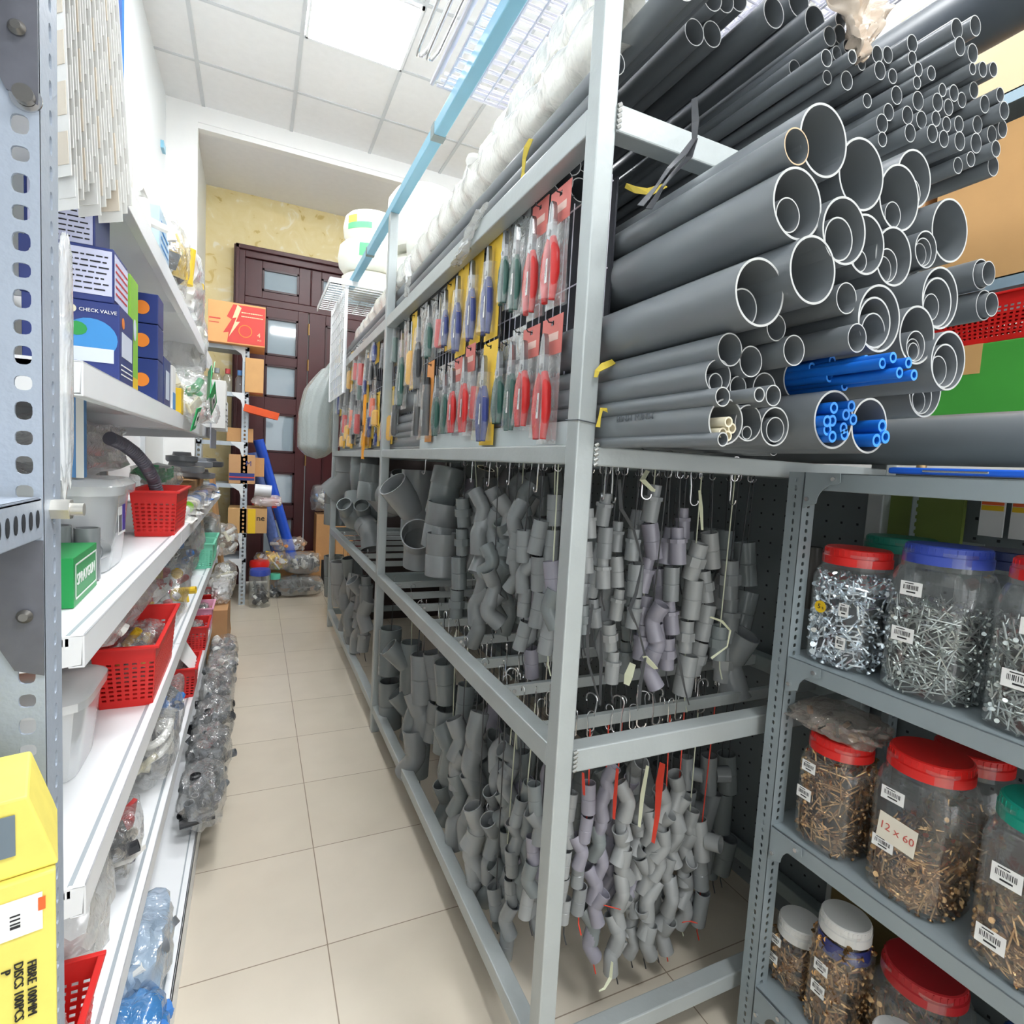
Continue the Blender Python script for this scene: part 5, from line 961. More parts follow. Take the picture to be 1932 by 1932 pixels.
# --- top shelf
jug = thing('white_jug', 'white plastic jug at the near end of the top shelf', 'jug', (-.26, 1.28, SZ['s1'] + .001))
MB().lathe([(.001, 0), (.042, 0), (.045, .01), (.045, .13), (.038, .155), (.024, .165), (.022, .17), (.001, .17)], 32).build('jug_body', WH, jug); MB().tube([(0, 0, .165), (0, 0, .185)], .024, 20).build('cap', WH, jug)
tp = thing('white_tap', 'white plastic tap lying at the edge of the top shelf', 'tap', (-.235, 1.50, SZ['s1'] + .001))
MB().tube([(0, 0, .02), (0, .0, .10)], .018, 14, rr=[1.1, .8]).build('tap_body', WH, tp); MB().tube([(0, -.04, .11), (0, .04, .11)], .009, 10).build('tap_lever', WH, tp); MB().tube([(0, 0, .06), (.05, .02, .05), (.055, .022, .03)], .010, 10).build('tap_spout', WH, tp)
t = box_at('pale_blue_pack', -.25, 1.68, SZ['s1'] + .001, .07, .16, .13, pm('pale_blue_pack', 'bcd8f0', .3, 0, .15, 40), 'pale blue printed pack on the top shelf'); textlines(t, -.06, .06, .02, .11, 5, 'e', .0356, SKYP)
bag(-.27, 1.95, SZ['s1'], .09, .16, .11, [YG_, BK, WH], 'clear bag with yellow handles and black grips on the top shelf', 31, CLEAR, 34, .032)
bag(-.27, 2.38, SZ['s1'], .10, .22, .14, [WH, YG_, CRM, RD], 'bulging clear bag of white and yellow parts at the far end of the top shelf', 32, MILKY, 40, .03)
bag(-.28, 2.78, SZ['s1'] - .14, .09, .16, .16, [WH, CRM], 'clear bag of white parts drooping past the end of the top shelf', 33, MILKY, 30, .026)
tag(MB().tube([(-.21, 2.1, 1.82), (-.205, 2.1, 1.93)], .02, 12, rr=[1, .6]).tube([(-.215, 2.16, 1.86), (-.2, 2.16, 1.95)], .025, 12, rr=[.8, .5]).build('yellow_gun', YG_), 'yellow pistol grip poking up from the bags on the top shelf', 'tool')
# --- shelf three
tb_ = thing('storage_tub', 'clear lidded storage tub of grey fittings beside the spraygun box', 'tub', (-.37, 1.40, SZ['s3'] + .001))
TUB = film('tub_plastic', 'eef2f4', .34, .12, .3, .05); a, b, h = .095, .13, .165
MB().lathe([(.001, .001), (.104, .001), (.108, .01), (.120, h)], 40, sq=5).build('tub_body', TUB, tb_); MB().lathe([(.130, h - .010), (.132, h + .008), (.118, h + .020), (.001, h + .024)], 40, sq=5).build('tub_lid', TUB, tb_)
MB().box(-.03, .035, .03, .095, 0, .0006).box(.005, .033, .035, .09, .0006, .001, 1).box(-.028, .0, .035, .07, .0006, .001, 2).build('product_label', [PAPER, pm('purple_print', '4c3ca0', .4), GY], tb_, M=face_aisle_from_left((.1165, .0, .04)))
o = lumps(16, .06, .07, .05, FIT[:2], 41, 'tube', .03).build('grey_fittings', FIT[:2], tb_); o['kind'] = 'stuff'
for i, (px, py, r, k) in enumerate(((147, 1030, .026, 'coupling'), (178, 1035, .02, 'tee'))):
    P = sb(px, py, 's3', .05); o = fitting(k, r, 0, (-.325 + .045 * i, 1.235 + .02 * i, SZ['s3'] + .052), (0, 0, .4 + i), ('grey coupling standing behind the spraygun box', 'grey tee lying behind the spraygun box')[i], 'loose grey fittings on the white shelf')
P = sb(185, 1125, 's3'); GB = pm('green_box_print', '12964a', .4, 0, .06)
t = thing('spraygun_box', 'green cardboard box lettered for a spraygun at the near end of its shelf', 'box', (-.298, 1.125, SZ['s3'] + .001)); t.rotation_euler = (0, 0, .04)
MB().box(-.075, .045, -.085, .085, 0, .078).build('box_body', GB, t, bevel=.001)
fm = face_aisle_from_left((.0456, .0, .039)); fb = MB().box(-.076, .076, -.028, -.0255, 0, .0006).box(-.076, .076, .0255, .028, 0, .0006).box(-.076, -.0735, -.028, .028, 0, .0006).box(.0735, .076, -.028, .028, 0, .0006); fb.build('label_frame', STK, t, M=fm)
lettering('SPRAYGUN', .026, STK, fm, t, sx=.98); MB().prism([(-.05, -.05), (.02, -.04), (.0, .02), (-.05, .01)], .0782, .0788).build('arrow_print', STK, t)
basket(-.258, 1.99, SZ['s3'] + .001, .11, .30, .13, RED, 'red basket holding a black corrugated hose')
pts = [on(a_, b_, 0, x_) for a_, b_, x_ in ((298, 935, -.255), (290, 905, -.262), (275, 878, -.272), (255, 855, -.29), (232, 838, -.31), (205, 826, -.33))]
dense = []; 
for i in range(len(pts) - 1):
    for k in range(14): dense.append(pts[i].lerp(pts[i + 1], k / 14))
tag(MB().tube(dense, .0155, 14, rr=[1 + .12 * (k % 2) for k in range(len(dense))]).build('corrugated_hose', pm('dark_hose', '5f5d68', .35, 0, .1)), 'dark corrugated hose curving up out of the red basket', 'hose')
t = box_at('blue_panel_box', -.322, 1.30, SZ['s3'] + .19, .06, .02, .15, pm('blue_photo_print', '5a94d0', .4, 0, .3, 12), 'tall flat blue and white box leaning by the slotted upright'); decal(t, .018, .03, 0, .15, 'n', -.0107, PAPER, 'white_edge')
bag(-.46, 1.85, SZ['s3'] + .16, .12, .42, .085, [GY, WH], 'large dusty clear bag lying on the storage tub', 51, MILKY, 16, .02, amp=.3)
t = thing('round_tub', 'small clear round tub wrapped in a green and white bag', 'tub', (-.33, 2.42, SZ['s3'] + .001), None); MB().lathe([(.001, 0), (.045, 0), (.05, .075), (.054, .078), (.054, .086), (.001, .087)], 28).build('tub_body', TUB, t)
bag(-.33, 2.42, SZ['s3'] + .09, .085, .12, .055, [GRN, GRN, WH], 'green and white bag tied over the small round tub', 52, CLEAR, 24, .02, kinds='flat')
bag(-.36, 2.75, SZ['s3'] + .001, .07, .10, .085, [WH, GY, BK], 'clear bag of grey parts behind the round tub', 53, CLEAR, 22, .02)
q = random.Random(8)
packs = [(-.26, 2.3, BK), (-.25, 2.42, LIME), (-.235, 2.25, WH), (-.25, 2.55, CRM), (-.24, 2.68, WH), (-.25, 2.8, BLG), (-.245, 2.92, GY), (-.24, 3.05, WH), (-.25, 3.2, BLG), (-.24, 3.35, BK), (-.25, 3.5, WH), (-.25, 3.65, GY), (-.25, 3.8, BLG)]
for i, (x, y, m) in enumerate(packs):
    t = thing('packaged_part', 'small packaged part on the third shelf, %s along from the hose basket' % ORD2[i], 'package', (x, y, SZ['s3'] + .002), 'small packaged parts on the third shelf'); t.rotation_euler = (q.uniform(-.1, .1), q.uniform(.05, .35), q.uniform(-.5, .5))
    l = q.uniform(.05, .085); MB().box(-.045, .045, -l, l, 0.008, .012).build('backing_card', PAPER if i % 2 else m, t); MB().tube([(0, -l * .8, .034), (0, l * .7, .034)], .022, 12, rr=[1, .8]).build('packed_part', m, t); MB().lathe([(.042, .012), (.040, .055), (.001, .062)], 16, sq=4).build('blister', BLI, t)
for i, (x, y, r, z, m) in enumerate(((-.33, 3.2, .10, 0.04, 'b2b6bc'), (-.33, 3.2, .07, .09, 'a4a8ae'), (-.28, 3.5, .08, .0, '85878c'), (-.26, 3.72, .09, .06, '4a4c50'), (-.28, 3.45, .07, .06, '9aa0a8'))):
    tag(MB().lathe([(.001, 0), (r * .9, 0), (r, .008), (r, .03), (r * .6, .034), (r * .55, .05), (.001, .052)], 28).build('round_fitting', pm('drain_' + m, m, .3), loc=(x, y, SZ['s3'] + .10 + z)), 'round grey lid-like fitting stacked in the far half of the third shelf, %s one' % ORD2[i], 'drain cover', 'round grey fittings on the third shelf')
t = box_at('stacked_carton', -.36, 3.4, SZ['s3'] + .002, .16, .8, .095, CARD, 'low brown carton under the round grey fittings')
# --- shelf four
CT = film('lidded_box_plastic', 'eceff0', .45, .12, .3, .05)
t = thing('clear_container', 'clear lidded container with orange clips at the near end of shelf four', 'container', (-.37, 1.26, SZ['s4'] + .001)); MB().lathe([(.001, 0), (.085, 0), (.1, .14)], 40, sq=6).build('container_body', CT, t); MB().lathe([(.108, .135), (.108, .15), (.095, .158), (.001, .16)], 40, sq=6).build('container_lid', CT, t)
MB().box(-.06, .0, -.10, -.075, .155, .175).box(-.06, .0, .07, .09, .155, .17).build('orange_clip', ORP, t, bevel=.004)
basket(-.262, 1.66, SZ['s4'] + .001, .12, .38, .15, RED, 'large red basket of dark parts on the fourth shelf')
o = bag(-.262, 1.66, SZ['s4'] + .03, .05, .16, .06, [BK, TANG, YG_], 'dark clear bag inside the large red basket', 61, GREYF, 26, .018)
bag(-.35, 1.62, SZ['s4'] + .17, .12, .36, .05, [WH], 'glossy pinkish clear bag of white hose coils lying over the container', 62, PINKF, 12, .03, amp=.26)
bag(-.30, 2.35, SZ['s4'] + .001, .09, .28, .09, [YG_, WH, RD], 'clear bag with a yellow strip in the middle of the fourth shelf', 63, CLEAR, 30, .024)
bag(-.30, 2.75, SZ['s4'] + .06, .09, .22, .11, [WH, GY, BLG], 'clear bag of white and blue parts on the fourth shelf', 64, CLEAR, 30, .024)
bag(-.30, 3.05, SZ['s4'] + .08, .09, .16, .11, [GY, WH], 'big clear bag of grey parts on the fourth shelf', 65, MILKY, 24, .024)
for i, (y, m, nm) in enumerate(((3.28, 'mint', '7fd8b8'), (3.52, 'mint', '7fd8b8'))): basket(-.235, y, SZ['s4'] + .001, .09, .18, .13, pm('mint_plastic', nm, .4), ('mint green basket on the far part of the fourth shelf', 'second mint green basket behind the first')[i])
for i, (y, m, lab) in enumerate(((3.75, BK, 'dark clear bag at the far end of the fourth shelf'), (3.95, TANG, 'brownish bag at the very end of the fourth shelf'))): bag(-.27, y, SZ['s4'] + .001, .09, .13, .11, [m, GY], lab, 66 + i, GREYF, 20, .025)
# --- shelf five
basket(-.285, .955, SZ['s5'] + .001, .13, .17, .11, RED, 'red basket at the near end of the fifth shelf, bottom left of the photo')
bag(-.29, .95, SZ['s5'] + .02, .05, .06, .035, [WH, BK], 'clear bag inside the bottom left red basket', 70, PINKF, 14, .02)
bag(-.33, 1.18, SZ['s5'] + .001, .11, .13, .10, None, 'almost empty cloudy bag near the bottom left basket', 71, MILKY, 0, .02)
bag(-.285, 1.42, SZ['s5'] + .001, .07, .12, .075, [BK, RD, BK, WH], 'clear bag of black and red parts on the fifth shelf', 72, CLEAR, 34, .026)
bag(-.255, 1.86, SZ['s5'] + .001, .065, .16, .08, [WH, CRM, GY], 'clear bag with a white hose coil on the fifth shelf', 73, CLEAR, 20, .026)
tag(MB().tube([(-.25 + .035 * cos(a / 10), 1.84 + .09 * sin(a / 10), SZ['s5'] + .06 + .0006 * a) for a in range(0, 130)], .011, 10).build('hose_coil', WH), 'white hose coil inside the bag on the fifth shelf', 'hose')
bag(-.255, 2.05, SZ['s5'] + .001, .06, .13, .10, [BLG, WH, GY], 'clear bag with dark blue packets on the fifth shelf', 74, CLEAR, 24, .024)
for i, (y, m, lab) in enumerate(((2.46, RED, 'red basket with a white sheet in it, on the fifth shelf'), (3.02, RED, 'red basket of white parts further along the fifth shelf'), (3.36, pm('pink_plastic', 'f0a8c4', .4), 'pink basket on the far part of the fifth shelf'), (3.68, RED, 'red basket beyond the pink one'))):
    basket(-.245, y, SZ['s5'] + .001, .10, .19, .12, m, lab); bag(-.245, y, SZ['s5'] + .03, .035, .075, .05, [WH, GY], 'white parts bagged in the %s basket of the fifth shelf' % ('first red', 'second red', 'pink', 'last red')[i], 76 + i, CLEAR, 18, .018)
tag(MB().add([(-.20, 2.38, SZ['s5'] + .10), (-.20, 2.50, SZ['s5'] + .12), (-.25, 2.52, SZ['s5'] + .20), (-.26, 2.37, SZ['s5'] + .18), (-.201, 2.38, SZ['s5'] + .099), (-.201, 2.50, SZ['s5'] + .119), (-.251, 2.52, SZ['s5'] + .199), (-.261, 2.37, SZ['s5'] + .179)], [(0, 1, 2, 3), (7, 6, 5, 4), (0, 4, 5, 1), (1, 5, 6, 2), (2, 6, 7, 3), (3, 7, 4, 0)]).build('paper_sheet', PAPER), 'white sheet of paper sticking out of the red basket', 'paper')
bag(-.26, 3.9, SZ['s5'] + .001, .08, .15, .10, [CRM, WH], 'clear bag of cream parts at the far end of the fifth shelf', 82, CLEAR, 24, .024)
# --- base deck: bags of dark fittings hanging over the edge, blue bag
for i, (y, sy, sz, c) in enumerate(((1.97, .14, .085, [GY, BK]), (2.2, .14, .095, [GY, BK, GY]), (2.45, .15, .10, [GY, BK]), (2.70, .16, .11, [BK, GY]), (3.0, .17, .105, [GY, WH]), (3.32, .16, .10, [GY, WH]))):
    bag(-.135, y, SZ['s0'] + .001, .075, sy, sz, c, 'clear bag of dark grey fittings on the lowest deck, %s from the near side' % ORD2[i], 90 + i, CLEAR, 40, .030, kinds='tube', group='bags of dark fittings on the lowest deck', amp=.28)
bag(-.215, 1.36, SZ['s0'] + .001, .07, .14, .085, [GY, WH], 'bluish clear bag of silver parts near the bottom of the photo', 97, film('pale_blue_film', 'b8d0e8', .4, .1), 22, .03, amp=.25)
bag(-.19, 1.16, SZ['s0'] + .001, .06, .10, .06, [BLG], 'bright blue plastic bag at the bottom edge of the photo', 98, BLUEF, 14, .03, amp=.3)
t = box_at('floor_carton', -.175, 3.62, .001, .10, .42, .42, pm('open_carton', 'b98d62', .8, 0, .12, 10), 'tall open brown carton on the floor at the end of the white shelving', 'carton')
bag(-.17, 3.68, .40, .06, .17, .07, [WH, GY], 'white plastic bag spilling from the open floor carton', 99, MILKY, 16, .02)
tag(MB().box(-.01, .01, -.14, .14, 0, 1.15).build('cardboard_strip', CARD, M=Matrix.Translation((-.15, 4.35, 0)) @ Matrix.Rotation(rad(-6), 4, 'Y')), 'tall narrow sheet of cardboard leaning at the end of the white shelving', 'cardboard')
bag(-.17, 4.05, .62, .08, .14, .11, [WH, CRM, TANG], 'bag of white fittings bulging at the end of the fourth shelf', 100, CLEAR, 30, .026)
bag(-.16, 3.98, .40, .07, .12, .10, [WH, CRM], 'bag of cream fittings bulging at the end of the fifth shelf', 101, CLEAR, 30, .026)
# ================================================================ slotted upright with shelf right beside the camera
nu = thing('near_shelving', 'grey slotted-angle shelving standing right beside the camera on the left', 'shelving', (-.131, .478, 0))
NS = pm('pale_blue_grey_paint', 'a3adba', .45, .1, .1, 12, .06, 200)
slotted_angle(nu, -.131, .478, 0, 2.3, -1, 1, leg=.037, mat=NS, pitch=.0182, cx_=.27, cy_=.60, hx=.0048, hy=.0028, hh=.0060)
for z in (1.262, 1.64, .865):
    mb = MB().box(-.42, 0, -.9, -.004, -.003, 0).box(-.003, 0, -.9, -.002, -.028, 0); 
    mb.build('shelf_plate', NS, nu, loc=(0, 0, z), bevel=.001)
    hs = MB()
    for k in range(30): hs.prism(disc(12, -.012 - k * .0125, -.014, .0028, .006), .0002, .0006, M=face_aisle_from_left((0, 0, z)))
    hs.build('lip_slots', HOLE, nu)
    MB().prism([(-.036, 0), (0, 0), (0, -.095), (-.016, -.09), (-.036, -.05)], 0, .0012, M=face_near((0, -.0005, z - .03))).build('gusset_plate', pm('dark_gusset', '62646c', .6, .2, .25, 60), nu)
    MB().tube([(-.010, -.003, z - .082), (-.010, -.006, z - .082)], .0048, 20, rr=[1, .55]).build('bolt_head', pm('dull_bolt', '7a7874', .35, .7), nu)
nb = MB().tube([(0, .019, 1.252), (.011, .019, 1.252)], .0078, 6); nb.build('nut', pm('bright_nut', 'c8c6be', .3, .6), nu); MB().tube([(.008, .019, 1.252), (.0185, .019, 1.252)], .0046, 14).build('bolt_thread', pm('bright_nut', 'c8c6be', .3, .6), nu)
BP = on(50, 186, 1, .478) - Vector((-.131, .478, 0)); bt = MB().tube([(BP.x, -.002, BP.z), (BP.x, -.007, BP.z)], .0055, 20); bt.build('bolt_head', pm('dull_bolt', '7a7874', .35, .7), nu); MB().tube([(BP.x, -.0, BP.z), (BP.x, -.0015, BP.z)], .0085, 24).build('washer', CHROME, nu)
# fibre disc box standing on its lower shelf
az_ = rad(14.8); YBX = Vector((-.102, .387, .866)); yb = thing('yellow_box', 'yellow cardboard box of fibre discs in the lower left corner', 'box', YBX); yb.rotation_euler = (0, 0, az_); YB = pm('yellow_cardboard', 'ecdc6c', .6, 0, .1, 60)
def ybl(px, py):
    """point of the box front under an image point, in the box's own x and z"""
    d = ray(px, py); n_ = Vector((-sin(az_), cos(az_), 0)); s_ = (YBX - Vector((0, 0, 0))).dot(n_) / d.dot(n_); P = d * s_ + Vector((0, 0, 1.3)); e = Vector((cos(az_), sin(az_), 0)); return (P - YBX).dot(e), P.z - .866
zb = ybl(90, 1645)[1]; zt = ybl(60, 1508)[1]
MB().box(-.20, 0, 0, .068, -.0, zb).build('box_body', YB, yb, bevel=.0015)
MB().prism([(-.2, 0), (.0015, 0), (-.001, (zt - zb) * .2), (-.012, zt - zb), (-.19, zt - zb)], 0, .062, M=fr((0, .066, zb + .0005), (1, 0, 0), (0, 0, 1), (0, -1, 0))).build('box_lid', YB, yb, bevel=.0015)
fy = face_near((0, 0, 0)); x1_, z1_ = ybl(80, 1680); x0_, z0_ = ybl(-30, 1790)
lb = MB().box(x0_, x1_, z0_, z1_, 0.0006, .001).build('shipping_label', STK, yb, M=fy)
bars = MB(); k = z0_ + .006
while k < z1_ - .008: bars.box(ybl(18, 1700)[0], ybl(38, 1700)[0], k, k + .0008 + .0007 * ((int(k * 9000)) % 2), .0011, .0014); k += .0024
bars.build('barcode', INK, lb); MB().box(ybl(72, 1700)[0], ybl(86, 1700)[0], z0_ + .012, z1_ - .003, .0011, .0014).build('red_mark', HO, lb)
for s_, px_t, py_t in (('FIBRE 100MM', 60, 1862), ('DISCS 100PCS', 35, 1870), ('P', 10, 1835)):
    u, v = ybl(px_t, py_t); lettering(s_, .0060, INK, fy @ Matrix.Translation((u, v, .0008)) @ Matrix.Rotation(rad(-90), 4, 'Z'), yb)
u0, v0 = ybl(-12, 1632); u1, v1 = ybl(28, 1542); MB().box(u0, u1, v0, v1, .0, .0005).build('hand_hole', pm('slate_inside', '6c7a84', .6), yb, M=fr((0, .003, 0), (1, 0, 0), (0, 0, 1), (0, -1, 0)), bevel=.002)
# sheaf of clear price-tag pockets hanging from the top shelf corner
TAGF = film('tag_pocket_film', 'f4f4f0', .55, .15, .3, .1)
for i in range(12):
    x = -.170 + .0030 * i; y = .655 + .002 * i; L_ = .20 + .03 * ((i * 7) % 4) * .3
    t = thing('tag_pocket', 'clear plastic tag pocket, %s of the sheaf hanging at upper left' % ORD2[i], 'tag pocket', (x, y, 1.74), 'clear tag pockets hanging at upper left'); t.rotation_euler = (.03, -.01 - .004 * i, -.75 + .02 * i)
    MB().box(-.013, .013, -.0003, .0003, -L_, 0).build('pocket_film', TAGF, t)
    sl = MB()
    for k in range(5): sl.box(-.0105, .0105, -.0007, -.0003, -L_ + .01 + k * .042, -L_ + .038 + k * .042)
    sl.build('paper_slip', PAPER if i % 3 else pm('beige_slip', 'e0d6c6', .7), t)
tag(MB().box(-.001, .001, -.02, .02, 1.57, 1.95).build('blue_banner', pm('bright_blue_strip', '2a7ee8', .4, 0, .15, 30), M=Matrix.Translation((-.134, .70, 0)) @ Matrix.Rotation(.6, 4, 'Z')), 'bright blue printed strip hanging beside the tag pockets', 'strip')
# long plastic bag hanging just behind the near slotted upright
bh = thing('hanging_bag', 'narrow clear bag with blue print hanging behind the near slotted upright', 'bag', (on(121, 700, 1, .62).x, .62, on(121, 955, 1, .62).z)); me = filmskin(.006, .012, .125, 7, .3, 2.2, 4, flat=False); me.materials.append(MILKY); o = bpy.data.objects.new('bag_film', me); COL.objects.link(o); o.parent = bh
# pale blue clip on the left wall
tag(MB().box(-.65, -.63, 4.85, 4.95, 3.42, 3.47).build('wall_clip', BL), 'small pale blue piece fixed high on the left wall', 'clip')
# ================================================================ far end of the aisle
fs = thing('slotted_shelving', 'grey slotted-angle shelving with cartons in front of the door', 'shelving', (-.06, 5.2, 0)); FSM = pm('pale_slotted_steel', 'b2bcc4', .4, .2)
slotted_angle(fs, -.06, 5.2, 0, 2.19, -1, 1, leg=.05, mat=FSM, pitch=.034, big=True); slotted_angle(fs, -.06, 5.62, 0, 2.19, -1, -1, leg=.04, mat=FSM, pitch=.04)
slotted_angle(fs, -.44, 5.2, 0, 2.19, 1, 1, leg=.04, mat=FSM, pitch=.04)
FZ = [2.165, 1.80, 1.39, 1.03, .62, .34]
FZ = [2.165, 1.79, 1.385, 1.035, .615, .40]
for z in FZ:
    MB().box(-.38, -.001, .002, .42, z - .004, z).box(-.38, -.001, .0, .003, z - .034, z).box(-.003, 0, .002, .42, z - .034, z).build('shelf_plate', FSM, fs)
    MB().prism([(0, 0), (-.10, 0), (-.09, -.02), (-.03, -.06), (-.012, -.12), (0, -.12)][::-1], 0, .003, M=face_near((-.03, -.001, z))).build('gusset_plate', pm('white_gusset', 'd8dcde', .4), fs)
RB = pm('red_carton_print', 'cf4038', .5, 0, .06)
t = carton(-.36, .055, 5.12, 5.5, 2.166, 2.49, 'red and orange carton with a lightning flash on top of the far shelving', pm('orange_kraft', 'e2a468', .6, 0, .06), tape=False)
MB().prism([(-.07, .0), (.205, .0), (.205, .30), (-.03, .30), (-.075, .2), (-.04, .18), (-.10, .07), (-.06, .08)], 0, .001, M=face_near((0, -.1905, .01))).build('red_panel', RB, t)
MB().prism([(.0, .30), (-.035, .19), (-.005, .2), (-.06, .04), (.02, .17), (-.01, .165), (.03, .28)], 0, .001, M=face_near((0, -.192, .01))).build('lightning_flash', pm('pale_flash', 'f2cda0', .5), t)
lettering('4', .05, pm('pale_flash', 'f2cda0', .5), face_near((.16, -.192, .09)), t); lettering('PCS', .018, pm('pale_flash', 'f2cda0', .5), face_near((.165, -.192, .05)), t)
textlines(t, .03, .19, .21, .27, 2, 'n', -.1925, pm('pale_flash', 'f2cda0', .5)); MB().tube([(0, 0, 0), (0, 0, .001)], .05, 24, .006).build('saw_disc_print', ORP, t, M=face_near((.06, -.192, .11)))
MB().box(-.2, -.12, .17, .18, 0, .001).box(-.2, -.13, .14, .146, 0, .001).build('small_print', RB, t, M=face_near((0, -.1905, .01)))
carton(-.09, .05, 5.18, 5.5, 1.80, 2.08, 'tan carton under the red and orange one', pm('tan_kraft', 'cfa068', .7, 0, .1))
MBo = MB().prism([(-.10, -.08), (.17, -.05), (.14, .03), (-.06, .10)], 0, .06); tag(MBo.build('orange_handles', pm('orange_rubber', 'd8501c', .5), M=Matrix.Translation((.0, 5.2, 1.62)) @ Matrix.Rotation(.2, 4, 'Y')), 'pair of orange and black handles sticking out under the tan carton', 'tool')
carton(-.22, -.02, 5.22, 5.5, 1.386, 1.50, 'small brown carton on the middle of the far shelving', tape=False)
t = carton(-.20, .0, 5.2, 5.5, 1.036, 1.28, 'brown carton with dark blue stripes on the far shelving', pm('kraft_m', 'c09468', .7), tape=False); MB().box(-.095, .095, .03, .09, 0, .001).build('blue_stripes', NAVY, t, M=face_near((0, -.151, 0))); MB().box(-.095, .095, .05, .06, 0, .001).build('red_stripe', RB, t, M=face_near((0, -.1525, 0))); lettering('M', .06, NAVY, face_near((.05, -.152, .17)), t)
carton(-.02, .07, 5.24, 5.45, 1.10, 1.26, 'narrow brown carton sticking out beside the striped one', CARD, tape=False)
tag(MB().tube([(-.0, 5.2, .99), (.13, 5.2, .98)], .05, 20).build('film_roll', pm('white_roll', 'd8dade', .35)), 'white roll lying beside the far upright', 'roll')
t = carton(-.2, .10, 5.2, 5.5, .616, .83, 'carton with a yellow stripe low on the far shelving', pm('kraft_y', 'c39a66', .7), tape=False); MB().box(.0, .06, .0, .21, 0, .001).build('yellow_stripe', YEL, t, M=face_near((0, -.151, 0))); lettering('ne', .07, INK, face_near((.1, -.152, .13)), t)
bag(.10, 5.25, .84, .13, .08, .055, [RD, WH, WH], 'clear bag of red and white parts on the yellow striped carton', 111, PINKF, 24, .024)
for i, (x, y, z, c) in enumerate(((-.13, 5.28, 1.89, '5c8cc8'), (-.30, 5.28, 1.89, '8f9496'), (-.22, 5.26, 1.89, 'b44040'))):
    t = thing('spray_bottle', 'small capped bottle at the corner of the far shelving, %s cap' % ('blue', 'grey', 'red')[i], 'bottle', (x, y, z - .1), 'bottles at the far shelving'); MB().lathe([(.001, 0), (.035, 0), (.035, .12), (.015, .15)], 16).build('bottle_body', PET, t); MB().tube([(0, 0, .15), (0, 0, .19)], .02, 12).build('cap', pm('cap' + c, c, .4), t)
# blue rolls leaning against the door
for i, (a0, b0, r, m) in enumerate((((.02, 5.5, 1.42), (.345, 5.55, .30), .045, pm('royal_blue_roll', '2252c4', .3, 0, .1, 20, .1)), ((-.03, 5.66, 1.30), (.22, 5.70, .30), .05, pm('film_wrapped_blue', '6a84c8', .2, 0, .35, 30, .2)))):
    tag(MB().tube([a0, b0], r, 20, .006).build('plastic_roll', m), ('bright blue plastic roll leaning in front of the door', 'film-wrapped pale blue roll leaning beside the bright one')[i], 'roll')
# floor goods
def bigjar(x, y, lid, label, h=.30, r=.085):
    t = thing('parts_jar', label, 'jar', (x, y, 0.001)); MB().lathe([(.001, 0), (r, 0), (r, h * .85), (r * .85, h * .92), (r * .85, h)], 28).build('jar_body', PET, t); MB().lathe([(r * .95, h - .03), (r * .97, h), (r * .9, h + .02), (.001, h + .02)], 28).build('lid', lid, t)
    o = lumps(26, r * .8, r * .8, h * .25, [BK, GY, WH], 7, 'mix', .028).build('loose_parts', [BK, GY, WH], t); o['kind'] = 'stuff'
bigjar(.055, 5.13, BLUE, 'blue-lidded jar of black parts on the floor by the far upright'); bigjar(.05, 5.36, RED, 'red-lidded jar behind the blue-lidded one on the floor', .33)
bigjar(.18, 5.42, pm('mint_lid', '60c8a8', .4), 'small jar with a mint lid on the floor beside the grey bags', .2, .05)
carton(.13, .60, 5.62, 5.95, .001, .34, 'low carton under the bags in front of the door', CARD, tape=False)
bag(.16, 5.48, .24, .17, .12, .09, [OR, YG_, WH], 'clear bag of orange and white parts on the floor pile', 120, CLEAR, 40, .034)
bag(.30, 5.58, .40, .16, .10, .07, [TANG, WH, OR], 'clear bag of brown and white parts topmost on the floor pile', 121, CLEAR, 30, .032)
bag(.42, 5.50, .19, .17, .12, .11, [GY, WH, GY], 'grey bag with white round parts in the middle of the floor pile', 122, GREYF, 34, .034)
bag(.40, 5.45, .001, .23, .13, .10, [BK, GY], 'large clear bag of dark curved parts lowest on the floor', 123, GREYF, 34, .042)
t = thing('black_crate', 'black plastic crate on the floor under the brown carton', 'crate', (.745, 5.9, 0.001)); MB().box(-.19, .19, -.13, .13, 0, .27).build('crate_body', BLACK, t, bevel=.01); MB().box(-.19, .19, -.14, .14, .255, .275).build('crate_rim', BLACK, t, bevel=.004)
t = carton(.56, .92, 5.78, 6.04, .275, .73, 'brown carton standing on the black crate by the door', CARD, tape=False); MB().box(-.05, .0, .08, .12, 0, .001).build('red_mark', RB, t, M=face_near((0, -.131, 0)))
bag(.68, 5.88, .74, .19, .14, .15, [WH, GY, BLG], 'clear bag of grey packets heaped on the brown carton', 124, GREYF, 40, .035)
